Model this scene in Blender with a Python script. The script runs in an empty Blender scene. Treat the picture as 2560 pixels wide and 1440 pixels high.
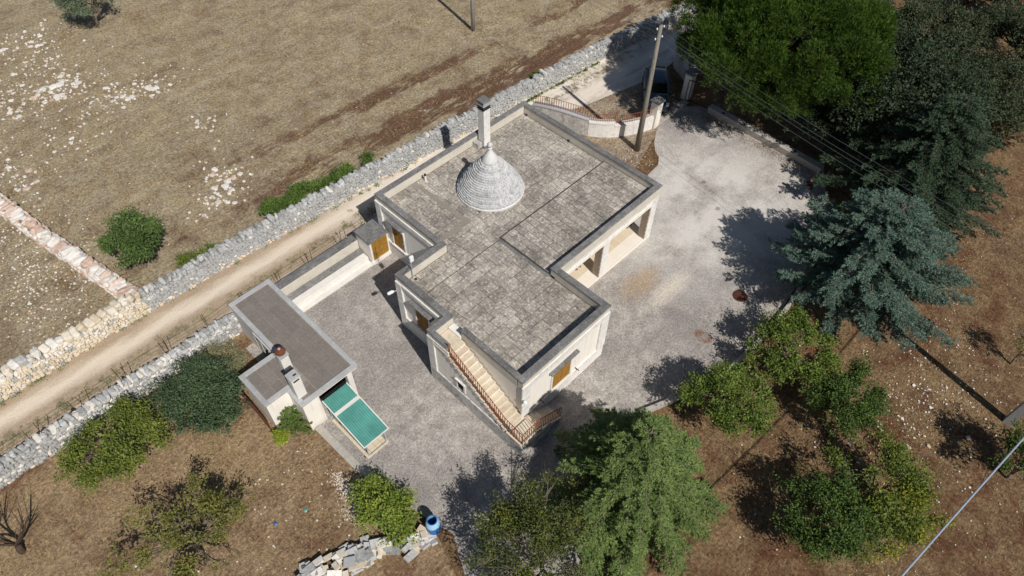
import bpy, bmesh, math, random
import numpy as np
from mathutils import Vector, Matrix

R = math.radians
rnd = random.Random(7)
rng = np.random.default_rng(11)
scene = bpy.context.scene
COL = scene.collection

# ------------------------------------------------------------------ camera
cam_d = bpy.data.cameras.new('camera'); cam = bpy.data.objects.new('camera', cam_d); COL.objects.link(cam)
cam_d.sensor_width = 36.0
cam_d.lens = 36.0 * 1750.0 / 2560.0
cam_d.clip_end = 2000.0
_r = Vector((0.70007817, -0.71394735, 0.01302794)); _u = Vector((0.55207792, 0.55274432, 0.6242465)); _f = Vector((0.45288025, 0.42982891, -0.7811188))
m3 = Matrix((_r, _u, -_f)).transposed()
cam.matrix_world = Matrix.Translation((0, 0, 29.0)) @ m3.to_4x4()
scene.camera = cam

# ------------------------------------------------------------------ light
SHADOW_AZ = R(78.0); SUN_EL = R(47.5)
to_sun = Vector((-math.cos(SHADOW_AZ) * math.cos(SUN_EL), -math.sin(SHADOW_AZ) * math.cos(SUN_EL), math.sin(SUN_EL)))
world = bpy.data.worlds.new('World'); scene.world = world; world.use_nodes = True
wn = world.node_tree.nodes; wl = world.node_tree.links
sky = wn.new('ShaderNodeTexSky'); sky.sky_type = 'NISHITA'; sky.sun_disc = False
sky.sun_elevation = SUN_EL; sky.sun_rotation = math.atan2(to_sun.x, to_sun.y)
sky.air_density = 1.0; sky.dust_density = 0.6; sky.ozone_density = 1.0
wl.new(sky.outputs[0], wn['Background'].inputs[0]); wn['Background'].inputs[1].default_value = 0.05
sun_d = bpy.data.lights.new('sun', 'SUN'); sun_d.energy = 4.5; sun_d.angle = R(0.53); sun_d.color = (1.0, 0.958, 0.90)
sun = bpy.data.objects.new('sun', sun_d); COL.objects.link(sun)
sun.rotation_euler = to_sun.to_track_quat('Z', 'Y').to_euler(); sun.location = (0, 0, 60)
scene.view_settings.view_transform = 'Standard'; scene.view_settings.look = 'None'
scene.view_settings.exposure = -0.17; scene.view_settings.gamma = 1.0
scene.cycles.max_bounces = 6; scene.cycles.diffuse_bounces = 3; scene.cycles.transparent_max_bounces = 4

# ------------------------------------------------------------------ materials
def lin(r, g, b):
    f = lambda c: (c / 255.0 / 12.92) if c / 255.0 <= 0.04045 else ((c / 255.0 + 0.055) / 1.055) ** 2.4
    return (f(r), f(g), f(b), 1.0)

class NT:
    """small helper round a node tree"""
    def __init__(s, name):
        s.m = bpy.data.materials.new(name); s.m.use_nodes = True
        s.n = s.m.node_tree.nodes; s.l = s.m.node_tree.links
        s.b = s.n['Principled BSDF']; s.b.inputs['Roughness'].default_value = 0.9
        s.b.inputs['Specular IOR Level'].default_value = 0.25
        s.out = s.n['Material Output']
    def add(s, t, **k):
        n = s.n.new(t)
        for a, v in k.items(): setattr(n, a, v)
        return n
    def link(s, a, b): s.l.new(a, b)
    def pos(s):
        return s.add('ShaderNodeNewGeometry').outputs['Position']
    def obj(s):
        return s.add('ShaderNodeTexCoord').outputs['Object']
    def mapping(s, v, scale=(1, 1, 1), rot=(0, 0, 0), loc=(0, 0, 0)):
        m = s.add('ShaderNodeMapping'); m.inputs['Scale'].default_value = scale; m.inputs['Rotation'].default_value = rot; m.inputs['Location'].default_value = loc
        s.link(v, m.inputs['Vector']); return m.outputs[0]
    def noise(s, v, scale, detail=4, rough=0.55, dist=0.0):
        n = s.add('ShaderNodeTexNoise'); n.inputs['Scale'].default_value = scale; n.inputs['Detail'].default_value = detail
        n.inputs['Roughness'].default_value = rough; n.inputs['Distortion'].default_value = dist
        s.link(v, n.inputs['Vector']); return n.outputs['Fac']
    def voro(s, v, scale, feature='F1', out='Distance', rand=1.0):
        n = s.add('ShaderNodeTexVoronoi'); n.feature = feature; n.inputs['Scale'].default_value = scale; n.inputs['Randomness'].default_value = rand
        s.link(v, n.inputs['Vector']); return n.outputs[out]
    def ramp(s, fac, stops, interp='LINEAR'):
        n = s.add('ShaderNodeValToRGB'); n.color_ramp.interpolation = interp
        e = n.color_ramp.elements
        while len(e) < len(stops): e.new(0.5)
        for el, (p, c) in zip(e, stops):
            el.position = p; el.color = c if len(c) == 4 else (c[0], c[1], c[2], 1)
        s.link(fac, n.inputs[0]); return n.outputs[0]
    def step(s, fac, lo, hi):
        n = s.add('ShaderNodeMapRange'); n.inputs['From Min'].default_value = lo; n.inputs['From Max'].default_value = hi
        s.link(fac, n.inputs['Value']); return n.outputs[0]
    def math(s, op, a, b=None):
        n = s.add('ShaderNodeMath', operation=op)
        for i, v in enumerate((a, b)):
            if v is None: continue
            if isinstance(v, (int, float)): n.inputs[i].default_value = v
            else: s.link(v, n.inputs[i])
        return n.outputs[0]
    def mix(s, fac, a, b, blend='MIX'):
        n = s.add('ShaderNodeMix', data_type='RGBA', blend_type=blend)
        for sock, v in ((n.inputs[0], fac), (n.inputs[6], a), (n.inputs[7], b)):
            if isinstance(v, (int, float)): sock.default_value = v
            elif isinstance(v, tuple): sock.default_value = v if len(v) == 4 else (*v, 1)
            else: s.link(v, sock)
        return n.outputs[2]
    def bump(s, h, strength=0.5, dist=0.02):
        n = s.add('ShaderNodeBump'); n.inputs['Strength'].default_value = strength; n.inputs['Distance'].default_value = dist
        s.link(h, n.inputs['Height']); s.link(n.outputs[0], s.b.inputs['Normal'])
    def color(s, c):
        if isinstance(c, tuple): s.b.inputs['Base Color'].default_value = c
        else: s.link(c, s.b.inputs['Base Color'])
        return s.m
    def sep(s, v):
        n = s.add('ShaderNodeSeparateXYZ'); s.link(v, n.inputs[0]); return n.outputs
    def ellipse(s, v, cx, cy, rx, ry, soft=0.5):
        """1 inside an ellipse on the ground, fading to 0"""
        m = s.mapping(v, scale=(1 / rx, 1 / ry, 0), loc=(-cx / rx, -cy / ry, 0))
        n = s.add('ShaderNodeVectorMath', operation='LENGTH'); s.link(m, n.inputs[0])
        return s.step(n.outputs['Value'], 1.0, 1.0 - soft)

M = {}
def grey(v): return (v, v, v, 1)

def ground_mat(name, straw, straw2, soil, soil_amt, streak_rot, specks=0.35, extra=None, pale=lin(196, 178, 140), patchy=0.7, furrow=0.0):
    t = NT(name); p = t.pos()
    big = t.noise(p, 0.14, 4, 0.62, 0.5); mid = t.noise(p, 0.75, 9, 0.7, 0.5); fine = t.noise(p, 6.5, 7, 0.78); m2 = t.noise(t.mapping(p, loc=(31, 17, 5)), 1.6, 8, 0.72, 0.6)
    sp = t.mapping(p, scale=(3.0, 24.0, 12.0), rot=(0, 0, streak_rot)); streak = t.noise(sp, 1.0, 6, 0.72, 1.6)
    sp2 = t.mapping(p, scale=(20.0, 4.0, 12.0), rot=(0, 0, streak_rot + 0.6)); streak2 = t.noise(sp2, 1.0, 5, 0.72, 1.8)
    c = t.mix(t.step(mid, 0.38, 0.62), straw, straw2)
    c = t.mix(t.math('MULTIPLY', t.step(m2, 0.54, 0.68), 0.6), c, pale)
    red = t.math('ADD', t.math('MULTIPLY', big, 0.62), t.math('MULTIPLY', mid, 0.55))
    red = t.math('ADD', red, t.math('MULTIPLY', t.math('SUBTRACT', streak2, 0.5), 0.4))
    red = t.math('ADD', red, t.math('MULTIPLY', t.math('SUBTRACT', streak, 0.5), 0.4))
    if extra: red = t.math('ADD', red, extra(t, p))
    patch = t.noise(t.mapping(p, loc=(5, 41, 9)), 0.42, 7, 0.66, 0.8)
    c = t.mix(t.math('MULTIPLY', t.step(patch, 0.52, 0.64), patchy), c, soil)
    c = t.mix(t.math('MULTIPLY', t.step(patch, 0.43, 0.32), 0.5), c, pale)
    c = t.mix(t.step(red, 0.71 - soil_amt, 0.82 - soil_amt), c, soil)
    c = t.mix(0.9, c, t.ramp(streak, [(0.25, grey(0.18)), (0.5, grey(0.52)), (0.72, grey(0.90))]), 'OVERLAY')
    c = t.mix(0.7, c, t.ramp(streak2, [(0.28, grey(0.18)), (0.5, grey(0.5)), (0.75, grey(0.88))]), 'OVERLAY')
    c = t.mix(1.0, c, t.ramp(fine, [(0.3, grey(0.12)), (0.5, grey(0.5)), (0.70, grey(0.86))]), 'OVERLAY')
    if furrow:
        fu = t.noise(t.mapping(p, scale=(0.07, 1.5, 0), rot=(0, 0, 0.05)), 1.0, 6, 0.66, 0.3)
        c = t.mix(furrow, c, t.ramp(fu, [(0.34, grey(0.30)), (0.5, grey(0.5)), (0.66, grey(0.72))]), 'OVERLAY')
    vd = t.voro(p, 5.0, rand=1.0); sel = t.noise(p, 0.6, 4, 0.6)
    m = t.math('MULTIPLY', t.step(vd, 0.17, 0.10), t.step(sel, 0.50, 0.60))
    c = t.mix(t.math('MULTIPLY', m, specks), c, lin(222, 208, 188))
    t.bump(t.math('ADD', t.math('ADD', fine, streak), t.math('MULTIPLY', mid, 2.0)), 0.9, 0.09)
    return t.color(c)

def bands(t, p):
    # ploughed strips of bare red earth running beside the far wall
    sx, sy, sz = t.sep(p)
    wob = t.noise(t.mapping(p, scale=(0.22, 1.1, 0)), 1.0, 6, 0.7, 0.4)
    y = t.math('ADD', sy, t.math('MULTIPLY', sx, 0.085))
    y = t.math('ADD', y, t.math('MULTIPLY', t.math('SUBTRACT', wob, 0.5), 2.6))
    b1 = t.math('MULTIPLY', t.step(y, 30.6, 31.7), t.step(y, 34.2, 32.8))
    b2 = t.math('MULTIPLY', t.step(y, 35.0, 35.6), t.step(y, 37.0, 36.2))
    xx = t.step(sx, 3.0, 22.0)
    s = t.math('MULTIPLY', t.math('ADD', b1, t.math('MULTIPLY', b2, 0.7)), t.math('ADD', t.math('MULTIPLY', xx, 0.8), 0.2))
    return t.math('MULTIPLY', t.math('MULTIPLY', s, t.step(wob, 0.34, 0.52)), 0.34)

M['field'] = ground_mat('field_earth', lin(182, 167, 140), lin(160, 143, 117), lin(116, 88, 69), 0.0, 0.10, 0.5, bands, lin(198, 181, 141), 0.42, 0.28)
M['garden'] = ground_mat('garden_earth', lin(176, 151, 119), lin(150, 125, 97), lin(120, 86, 64), 0.03, 0.5, 0.4, None, lin(190, 164, 126))
M['verge'] = ground_mat('verge_earth', lin(178, 162, 142), lin(150, 130, 108), lin(132, 102, 78), 0.0, 0.2, 0.6)
def orchard_red(t, p):
    sx, sy, sz = t.sep(p); return t.math('MULTIPLY', t.step(sx, 10.0, 22.0), 0.05)
M['orchard'] = ground_mat('orchard_earth', lin(146, 120, 88), lin(114, 88, 64), lin(104, 64, 45), 0.01, -0.4, 0.5, orchard_red, lin(176, 150, 112))  # lens falloff toward the right is put into these darker soil colours

def track_mat():
    t = NT('track_dirt'); p = t.pos(); sx, sy, sz = t.sep(p)
    n = t.noise(t.mapping(p, scale=(0.5, 1.6, 1)), 1.0, 7, 0.65, 0.2); f = t.noise(p, 12, 5, 0.7)
    y = t.math('ADD', t.math('ADD', sy, t.math('MULTIPLY', sx, 0.016)), t.math('MULTIPLY', t.math('SUBTRACT', n, 0.5), 0.9))
    rut = t.math('ADD', t.math('MULTIPLY', t.step(y, 26.2, 26.75), t.step(y, 27.6, 27.0)), t.math('MULTIPLY', t.step(y, 24.2, 24.5), t.step(y, 25.3, 24.8)))
    c = t.mix(n, lin(186, 167, 144), lin(160, 140, 118))
    c = t.mix(t.math('MULTIPLY', rut, 0.9), c, lin(228, 214, 194))
    pale = t.step(sx, 11.5, 17.0)
    c = t.mix(t.math('MULTIPLY', pale, t.step(n, 0.25, 0.6)), c, lin(232, 222, 210))
    mound = t.math('MULTIPLY', t.math('MULTIPLY', t.step(y, 25.1, 25.6), t.step(y, 26.5, 26.0)), t.step(t.noise(p, 1.6, 6, 0.7), 0.5, 0.62))
    c = t.mix(t.math('MULTIPLY', mound, 0.75), c, lin(122, 112, 90))
    c = t.mix(0.6, c, t.ramp(f, [(0.3, grey(0.3)), (0.5, grey(0.5)), (0.7, grey(0.7))]), 'OVERLAY')
    t.bump(t.math('ADD', f, t.math('MULTIPLY', n, 2)), 0.5, 0.04)
    return t.color(c)
M['track'] = track_mat()

def yard_mat():
    t = NT('yard_concrete'); p = t.pos()
    big = t.noise(p, 0.28, 5, 0.6, 0.3); mid = t.noise(p, 1.7, 8, 0.7); agg = t.noise(p, 22.0, 5, 0.8); gr2 = t.noise(t.mapping(p, loc=(3, 9, 1)), 8.0, 5, 0.75)
    c = t.mix(t.step(mid, 0.36, 0.64), lin(146, 140, 134), lin(186, 179, 171))
    c = t.mix(t.step(big, 0.42, 0.7), c, lin(140, 134, 130))
    smooth = t.ellipse(p, 29.4, 12.2, 8.6, 7.4, 0.6)
    smooth = t.math('MULTIPLY', smooth, t.step(t.noise(p, 0.5, 7, 0.66), 0.30, 0.56))
    c = t.mix(t.math('MULTIPLY', smooth, 0.9), c, lin(216, 211, 204))
    c = t.mix(t.math('MULTIPLY', t.ellipse(p, 26.2, 14.2, 2.4, 1.8, 0.8), 0.35), c, lin(158, 154, 150))
    stain = t.math('MULTIPLY', t.ellipse(p, 21.9, 11.35, 1.9, 1.0, 0.7), t.step(mid, 0.25, 0.6))
    c = t.mix(t.math('MULTIPLY', stain, 0.75), c, lin(176, 146, 110))
    pale = t.math('MULTIPLY', t.ellipse(p, 22.6, 10.0, 2.4, 0.7, 0.8), 0.6)
    c = t.mix(pale, c, lin(224, 212, 194))
    st2 = t.math('MULTIPLY', t.ellipse(t.mapping(p, rot=(0, 0, 0.0)), 21.4, 6.95, 0.42, 0.62, 0.35), t.step(mid, 0.42, 0.55))
    c = t.mix(t.math('MULTIPLY', st2, 0.8), c, lin(122, 88, 66))
    for (x, y, a) in ((30.9, 13.5, 0.22), (29.6, 11.6, 0.22)):
        c = t.mix(t.math('MULTIPLY', t.math('MULTIPLY', t.ellipse(p, x, y, a, a * 0.8, 0.5), t.step(agg, 0.4, 0.55)), 0.9), c, lin(120, 92, 70))
    c = t.mix(t.math('SUBTRACT', 0.55, t.math('MULTIPLY', smooth, 0.3)), c, t.ramp(gr2, [(0.34, grey(0.22)), (0.5, grey(0.5)), (0.66, grey(0.8))]), 'OVERLAY')
    g = t.mix(1.0, c, t.ramp(agg, [(0.30, grey(0.16)), (0.5, grey(0.5)), (0.68, grey(0.86))]), 'OVERLAY')
    c = t.mix(t.math('MULTIPLY', smooth, 0.85), g, c)
    t.bump(t.math('ADD', agg, mid), 0.45, 0.03)
    return t.color(c)
M['yard'] = yard_mat()

def speckle(name, base, dark, light, scale=14.0, light_amt=0.5, dark_amt=0.5, bump=0.4, per_object=0.0, tone=0.35, blotch=0.0):
    """weathered masonry: mottled base, dark lichen and light crust"""
    t = NT(name); p = t.pos()
    a = t.noise(p, scale, 6, 0.72); b = t.noise(p, scale * 0.12, 5, 0.6); d = t.noise(t.mapping(p, loc=(13, 7, 3)), scale * 0.55, 6, 0.75)
    c = t.mix(t.math('MULTIPLY', t.step(b, 0.35, 0.7), tone), base, dark)
    c = t.mix(t.math('MULTIPLY', t.step(d, 0.50, 0.62), dark_amt), c, dark)
    c = t.mix(t.math('MULTIPLY', t.step(a, 0.52, 0.64), light_amt), c, light)
    if blotch:
        g1 = t.noise(t.mapping(p, loc=(2, 5, 0)), 0.55, 7, 0.68, 0.5); g2 = t.noise(t.mapping(p, loc=(20, 3, 0)), 2.6, 6, 0.7, 0.4)
        c = t.mix(blotch, c, t.ramp(g1, [(0.32, grey(0.28)), (0.5, grey(0.5)), (0.68, grey(0.74))]), 'OVERLAY')
        c = t.mix(t.math('MULTIPLY', t.step(g2, 0.56, 0.68), blotch * 0.6), c, light)
        c = t.mix(t.math('MULTIPLY', t.step(g2, 0.42, 0.34), blotch * 0.5), c, lin(96, 98, 98))
    if per_object:
        rn = t.add('ShaderNodeObjectInfo').outputs['Random']
        c = t.mix(per_object, c, t.ramp(rn, [(0.0, grey(0.24)), (0.5, grey(0.5)), (1.0, grey(0.80))]), 'OVERLAY')
    t.bump(a, bump, 0.02)
    return t.color(c)

M['slab'] = speckle('roof_slab_stone', lin(165, 157, 147), lin(110, 105, 100), lin(226, 217, 202), 7.5, 0.7, 0.7, 0.5, 0.34, 0.5, 0.8)
M['slab_small'] = speckle('shed_slab_stone', lin(130, 122, 115), lin(106, 100, 96), lin(160, 151, 140), 12, 0.4, 0.45, 0.4, 0.14)
M['mortar'] = speckle('roof_bed_mortar', lin(70, 66, 62), lin(66, 63, 60), lin(138, 130, 120), 12, 0.4, 0.4)
M['mortar_pale'] = speckle('shed_bed_mortar', lin(152, 143, 131), lin(120, 113, 106), lin(182, 172, 158), 12, 0.4, 0.3)
M['coping'] = speckle('parapet_coping', lin(122, 121, 120), lin(88, 88, 90), lin(172, 167, 158), 8, 0.45, 0.6, 0.4, 0.2, 0.35, 0.6)
def plaster(name, base, stain, pale):
    t = NT(name); p = t.pos(); n = t.noise(p, 1.6, 6, 0.65); st = t.noise(t.mapping(p, scale=(5.0, 5.0, 0.35)), 1.0, 5, 0.7); f = t.noise(p, 22, 4, 0.7); sx, sy, sz = t.sep(p)
    c = t.mix(t.step(n, 0.3, 0.7), base, pale)
    c = t.mix(t.math('MULTIPLY', t.step(st, 0.52, 0.70), 0.55), c, stain)
    foot = t.math('MULTIPLY', t.step(t.math('ADD', sz, t.math('MULTIPLY', n, 0.8)), 0.9, 0.35), 0.6)
    c = t.mix(foot, c, stain)
    t.bump(f, 0.25, 0.01); return t.color(c)
M['cream'] = plaster('cream_plaster', lin(242, 235, 224), lin(200, 192, 180), lin(247, 242, 233))
M['inner'] = speckle('parapet_plaster', lin(216, 209, 195), lin(178, 170, 157), lin(230, 224, 212), 5.0, 0.3, 0.4, 0.2, 0, 0.4)
M['lime'] = speckle('limewashed_stone', lin(238, 235, 229), lin(172, 170, 168), lin(240, 237, 231), 7.0, 0.5, 0.45, 0.6, 0.12, 0.3)
M['limeold'] = speckle('peeling_limewash', lin(206, 202, 196), lin(118, 116, 114), lin(232, 229, 222), 6.0, 0.6, 0.75, 0.6, 0.12, 0.5)
M['white'] = speckle('white_render', lin(232, 228, 221), lin(196, 191, 184), lin(242, 240, 236), 5.0, 0.3, 0.25, 0.15, 0, 0.25)
M['edge'] = speckle('shed_roof_edge', lin(186, 186, 186), lin(158, 158, 160), lin(212, 210, 206), 3.5, 0.4, 0.4, 0.2, 0.2, 0.6)
M['step'] = speckle('stair_stone', lin(216, 202, 180), lin(168, 154, 134), lin(232, 222, 204), 6.0, 0.4, 0.45, 0.3, 0.25, 0.4)
M['cone'] = speckle('cone_stone', lin(206, 206, 205), lin(148, 148, 149), lin(230, 229, 227), 6.0, 0.55, 0.7, 0.5, 0.25, 0.4)
M['conewhite'] = speckle('cone_plaster', lin(222, 220, 217), lin(186, 185, 184), lin(242, 240, 236), 4.0, 0.3, 0.3, 0.15)
M['rock_grey'] = speckle('grey_limestone', lin(184, 184, 182), lin(124, 125, 126), lin(220, 217, 210), 9.0, 0.5, 0.6, 0.7, 0.45, 0.35)
M['rock_warm'] = speckle('warm_limestone', lin(222, 210, 190), lin(178, 168, 152), lin(238, 230, 216), 9.0, 0.5, 0.4, 0.7, 0.5, 0.3)
M['rock_white'] = speckle('white_limestone', lin(226, 221, 213), lin(170, 162, 152), lin(244, 242, 238), 7.0, 0.5, 0.4, 0.6, 0.3, 0.25)
M['rock_pink'] = speckle('earth_stained_stone', lin(208, 184, 168), lin(172, 134, 112), lin(238, 230, 222), 6.0, 0.65, 0.5, 0.6, 0.4, 0.35)
M['core'] = speckle('wall_rubble_core', lin(132, 127, 119), lin(92, 88, 82), lin(178, 172, 160), 14, 0.4, 0.5, 0.6)
M['concrete'] = speckle('pole_concrete', lin(138, 132, 120), lin(112, 107, 98), lin(158, 152, 140), 8.0, 0.3, 0.3, 0.2)
M['concrete_pale'] = speckle('pale_pole_concrete', lin(176, 176, 176), lin(148, 148, 150), lin(200, 198, 194), 8.0, 0.4, 0.3, 0.2)
M['kerb'] = speckle('kerb_concrete', lin(184, 178, 168), lin(146, 140, 132), lin(206, 200, 190), 7.0, 0.4, 0.4, 0.3)
M['tile_cream'] = speckle('cream_floor_tile', lin(238, 229, 216), lin(226, 214, 198), lin(238, 228, 212), 3.0, 0.2, 0.2, 0.05, 0.1)
M['tile_beige'] = speckle('beige_floor_tile', lin(218, 202, 176), lin(206, 188, 162), lin(226, 212, 188), 3.0, 0.2, 0.2, 0.05, 0.15)
M['tile_red'] = speckle('red_inset_tile', lin(164, 82, 78), lin(150, 72, 68), lin(176, 100, 92), 5.0, 0.2, 0.2, 0.05)
M['tile_grey'] = speckle('grey_inset_tile', lin(140, 128, 118), lin(126, 116, 108), lin(156, 144, 132), 5.0, 0.2, 0.2, 0.05)
M['column_side'] = speckle('rough_column_stone', lin(176, 160, 142), lin(128, 116, 104), lin(200, 186, 168), 16.0, 0.4, 0.6, 0.5, 0.1)

def plain(name, c, rough=0.6, metal=0.0, spec=0.3, var=0.15, scale=8.0):
    t = NT(name); p = t.obj(); n = t.noise(p, scale, 5, 0.65)
    d = tuple(v * (1 - var) for v in c[:3]) + (1,); l = tuple(min(1, v * (1 + var)) for v in c[:3]) + (1,)
    t.b.inputs['Roughness'].default_value = rough; t.b.inputs['Metallic'].default_value = metal; t.b.inputs['Specular IOR Level'].default_value = spec
    return t.color(t.mix(t.step(n, 0.3, 0.7), d, l))
M['wood'] = plain('ochre_painted_wood', lin(158, 116, 46), 0.55, 0, 0.3, 0.18, 5)
M['wood_dark'] = plain('dark_brown_door', lin(96, 66, 38), 0.6, 0, 0.3, 0.2, 5)
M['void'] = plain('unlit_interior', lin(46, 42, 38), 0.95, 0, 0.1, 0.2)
M['rust'] = plain('rusty_iron', lin(148, 84, 50), 0.8, 0.1, 0.3, 0.35, 20)
M['rust_dark'] = plain('dark_rusted_iron', lin(92, 62, 50), 0.85, 0.1, 0.3, 0.3, 20)
M['metal'] = plain('galvanised_metal', lin(196, 200, 204), 0.45, 0.4, 0.4, 0.1, 10)
M['metal_dark'] = plain('dark_metal', lin(60, 62, 66), 0.6, 0.3, 0.3, 0.2, 10)
M['soot'] = plain('sooty_flue', lin(58, 60, 62), 0.9, 0, 0.1, 0.3, 10)
M['green_sheet'] = plain('green_corrugated_sheet', lin(92, 156, 146), 0.55, 0, 0.3, 0.2, 1.6)
M['green_side'] = plain('dark_green_side_sheet', lin(44, 92, 88), 0.6, 0, 0.3, 0.15, 3)
M['terracotta'] = plain('terracotta_cowl', lin(112, 70, 50), 0.8, 0, 0.2, 0.25, 14)
M['plasterbox'] = plain('white_plastic_box', lin(238, 238, 240), 0.5, 0, 0.4, 0.03)
M['bluedrum'] = plain('blue_plastic', lin(52, 122, 188), 0.45, 0, 0.4, 0.12, 4)
def faded_blue():
    t = NT('faded_blue_plastic'); p = t.obj(); n = t.noise(p, 4.5, 6, 0.7, 0.6); sx, sy, sz = t.sep(p)
    h = t.math('ADD', t.step(sz, 0.35, 1.15), t.math('SUBTRACT', n, 0.5))
    t.b.inputs['Roughness'].default_value = 0.5
    return t.color(t.mix(t.step(h, 0.35, 0.6), lin(40, 112, 184), lin(160, 200, 226)))
M['drum'] = faded_blue()
M['bark'] = speckle('grey_bark', lin(128, 116, 104), lin(82, 72, 64), lin(160, 150, 138), 12, 0.4, 0.5, 0.8)
M['bark_dark'] = speckle('dark_bark', lin(84, 70, 58), lin(54, 46, 38), lin(112, 96, 82), 12, 0.3, 0.5, 0.8)
M['cable'] = plain('overhead_cable', lin(150, 162, 176), 0.5, 0, 0.3, 0.1)
M['wire'] = plain('thin_line_wire', lin(120, 128, 130), 0.5, 0.3, 0.3, 0.1)
M['manhole'] = plain('brown_iron_cover', lin(84, 52, 40), 0.8, 0.1, 0.3, 0.25, 8)
M['skin'] = plain('skin', lin(176, 130, 104), 0.6, 0, 0.3, 0.05)
M['hair'] = plain('dark_hair', lin(34, 28, 24), 0.7, 0, 0.2, 0.2)
M['navy'] = plain('navy_sweater', lin(30, 32, 48), 0.9, 0, 0.1, 0.15)
M['jeans'] = plain('grey_blue_trousers', lin(120, 124, 146), 0.9, 0, 0.1, 0.12)
M['shoe'] = plain('dark_shoe', lin(46, 42, 42), 0.7, 0, 0.2, 0.1)
M['tyre'] = plain('tyre_rubber', lin(32, 32, 33), 0.9, 0, 0.1, 0.1)
M['glass'] = plain('car_glass', lin(20, 24, 28), 0.08, 0, 0.6, 0.0)
M['lamp'] = plain('headlight_glass', lin(210, 216, 222), 0.15, 0, 0.6, 0.0)
def carpaint():
    t = NT('grey_blue_car_paint'); t.b.inputs['Roughness'].default_value = 0.3; t.b.inputs['Metallic'].default_value = 0.3
    t.b.inputs['Coat Weight'].default_value = 0.5
    return t.color(t.mix(t.step(t.noise(t.obj(), 60, 2), 0.3, 0.7), lin(72, 84, 100), lin(84, 96, 114)))
M['car'] = carpaint()

def leaf_mat(name, a, b, c=None, cm=0.12, trans=0.14, scale=1.1):
    t = NT(name); rn = t.add('ShaderNodeNewGeometry').outputs['Random Per Island']; n = t.noise(t.pos(), scale, 4, 0.6)
    a = tuple(v * 0.8 for v in a[:3]) + (1,); b = tuple(v * 1.2 for v in b[:3]) + (1,)
    f = t.math('ADD', t.math('MULTIPLY', rn, 0.55), t.math('MULTIPLY', t.step(n, 0.3, 0.7), 0.45))
    col = t.mix(f, a, b)
    if c: col = t.mix(t.step(t.math('ADD', t.math('MULTIPLY', rn, 0.6), t.math('MULTIPLY', n, 0.8)), 1.06 - cm * 1.6, 1.10 - cm * 1.2), col, c)
    t.b.inputs['Roughness'].default_value = 0.55; t.b.inputs['Specular IOR Level'].default_value = 0.25
    t.color(col)
    tr = t.add('ShaderNodeBsdfTranslucent'); t.link(col, tr.inputs[0]); ms = t.add('ShaderNodeMixShader'); ms.inputs[0].default_value = trans
    t.link(t.b.outputs[0], ms.inputs[1]); t.link(tr.outputs[0], ms.inputs[2]); t.link(ms.outputs[0], t.out.inputs[0])
    return t.m
M['l_pine'] = leaf_mat('pine_needles', lin(37, 62, 19), lin(84, 109, 36), None, 0, 0.2, 0.8)
M['l_oak'] = leaf_mat('holm_oak_leaf', lin(33, 46, 31), lin(72, 86, 61), None)  # dark green, deepened further to carry lens falloff in the colour
M['l_cedar'] = leaf_mat('dark_cedar_needles', lin(45, 65, 48), lin(84, 103, 78), None)  # own dark green, with lens falloff darkened into it as well
M['l_blue'] = leaf_mat('blue_cedar_needles', lin(69, 94, 85), lin(116, 140, 123), None)
M['l_deodar'] = leaf_mat('green_cedar_needles', lin(75, 100, 51), lin(139, 158, 91), None)
M['l_citrus'] = leaf_mat('citrus_leaf', lin(58, 82, 35), lin(122, 140, 60), lin(151, 160, 81), 0.04)
M['l_fig'] = leaf_mat('broad_green_leaf', lin(51, 75, 39), lin(103, 125, 66), None)
M['l_dark'] = leaf_mat('carob_leaf', lin(46, 64, 44), lin(92, 112, 77), None)
M['l_yellow'] = leaf_mat('yellowing_leaf', lin(99, 103, 42), lin(135, 134, 55), lin(162, 149, 59), 0.1)
M['l_elder'] = leaf_mat('elder_leaf', lin(84, 107, 44), lin(144, 160, 67), lin(174, 174, 70), 0.05)
M['l_cherry'] = leaf_mat('cherry_leaf_autumn', lin(94, 98, 49), lin(135, 135, 68), lin(147, 121, 68), 0.05)
M['l_cherryg'] = leaf_mat('cherry_leaf_green', lin(72, 90, 40), lin(128, 138, 60), lin(152, 152, 69), 0.03)
M['l_peach'] = leaf_mat('peach_leaf', lin(70, 92, 39), lin(121, 135, 57), lin(164, 159, 53), 0.05)
M['l_peachy'] = leaf_mat('peach_leaf_yellow', lin(103, 114, 44), lin(146, 151, 52), lin(178, 172, 54), 0.1)
M['l_green'] = leaf_mat('orchard_leaf', lin(52, 75, 34), lin(97, 119, 55), None)
M['l_almond'] = leaf_mat('almond_leaf', lin(61, 73, 36), lin(105, 114, 55), lin(139, 133, 53), 0.04)
M['l_olive'] = leaf_mat('olive_leaf', lin(84, 96, 74), lin(132, 142, 116), None)
M['l_grove'] = leaf_mat('grove_olive_leaf', lin(49, 61, 40), lin(90, 101, 72), None)
M['l_weed'] = leaf_mat('weed_leaf', lin(62, 88, 38), lin(112, 136, 62), None)
M['l_scrub'] = leaf_mat('grey_scrub_leaf', lin(110, 114, 84), lin(165, 161, 123), None)
M['l_lime'] = leaf_mat('lime_green_leaf', lin(128, 148, 44), lin(170, 180, 66), None)
M['l_straw'] = leaf_mat('dry_grass_blade', lin(160, 140, 104), lin(200, 180, 140), lin(126, 102, 72), 0.05, 0.15)

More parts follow.
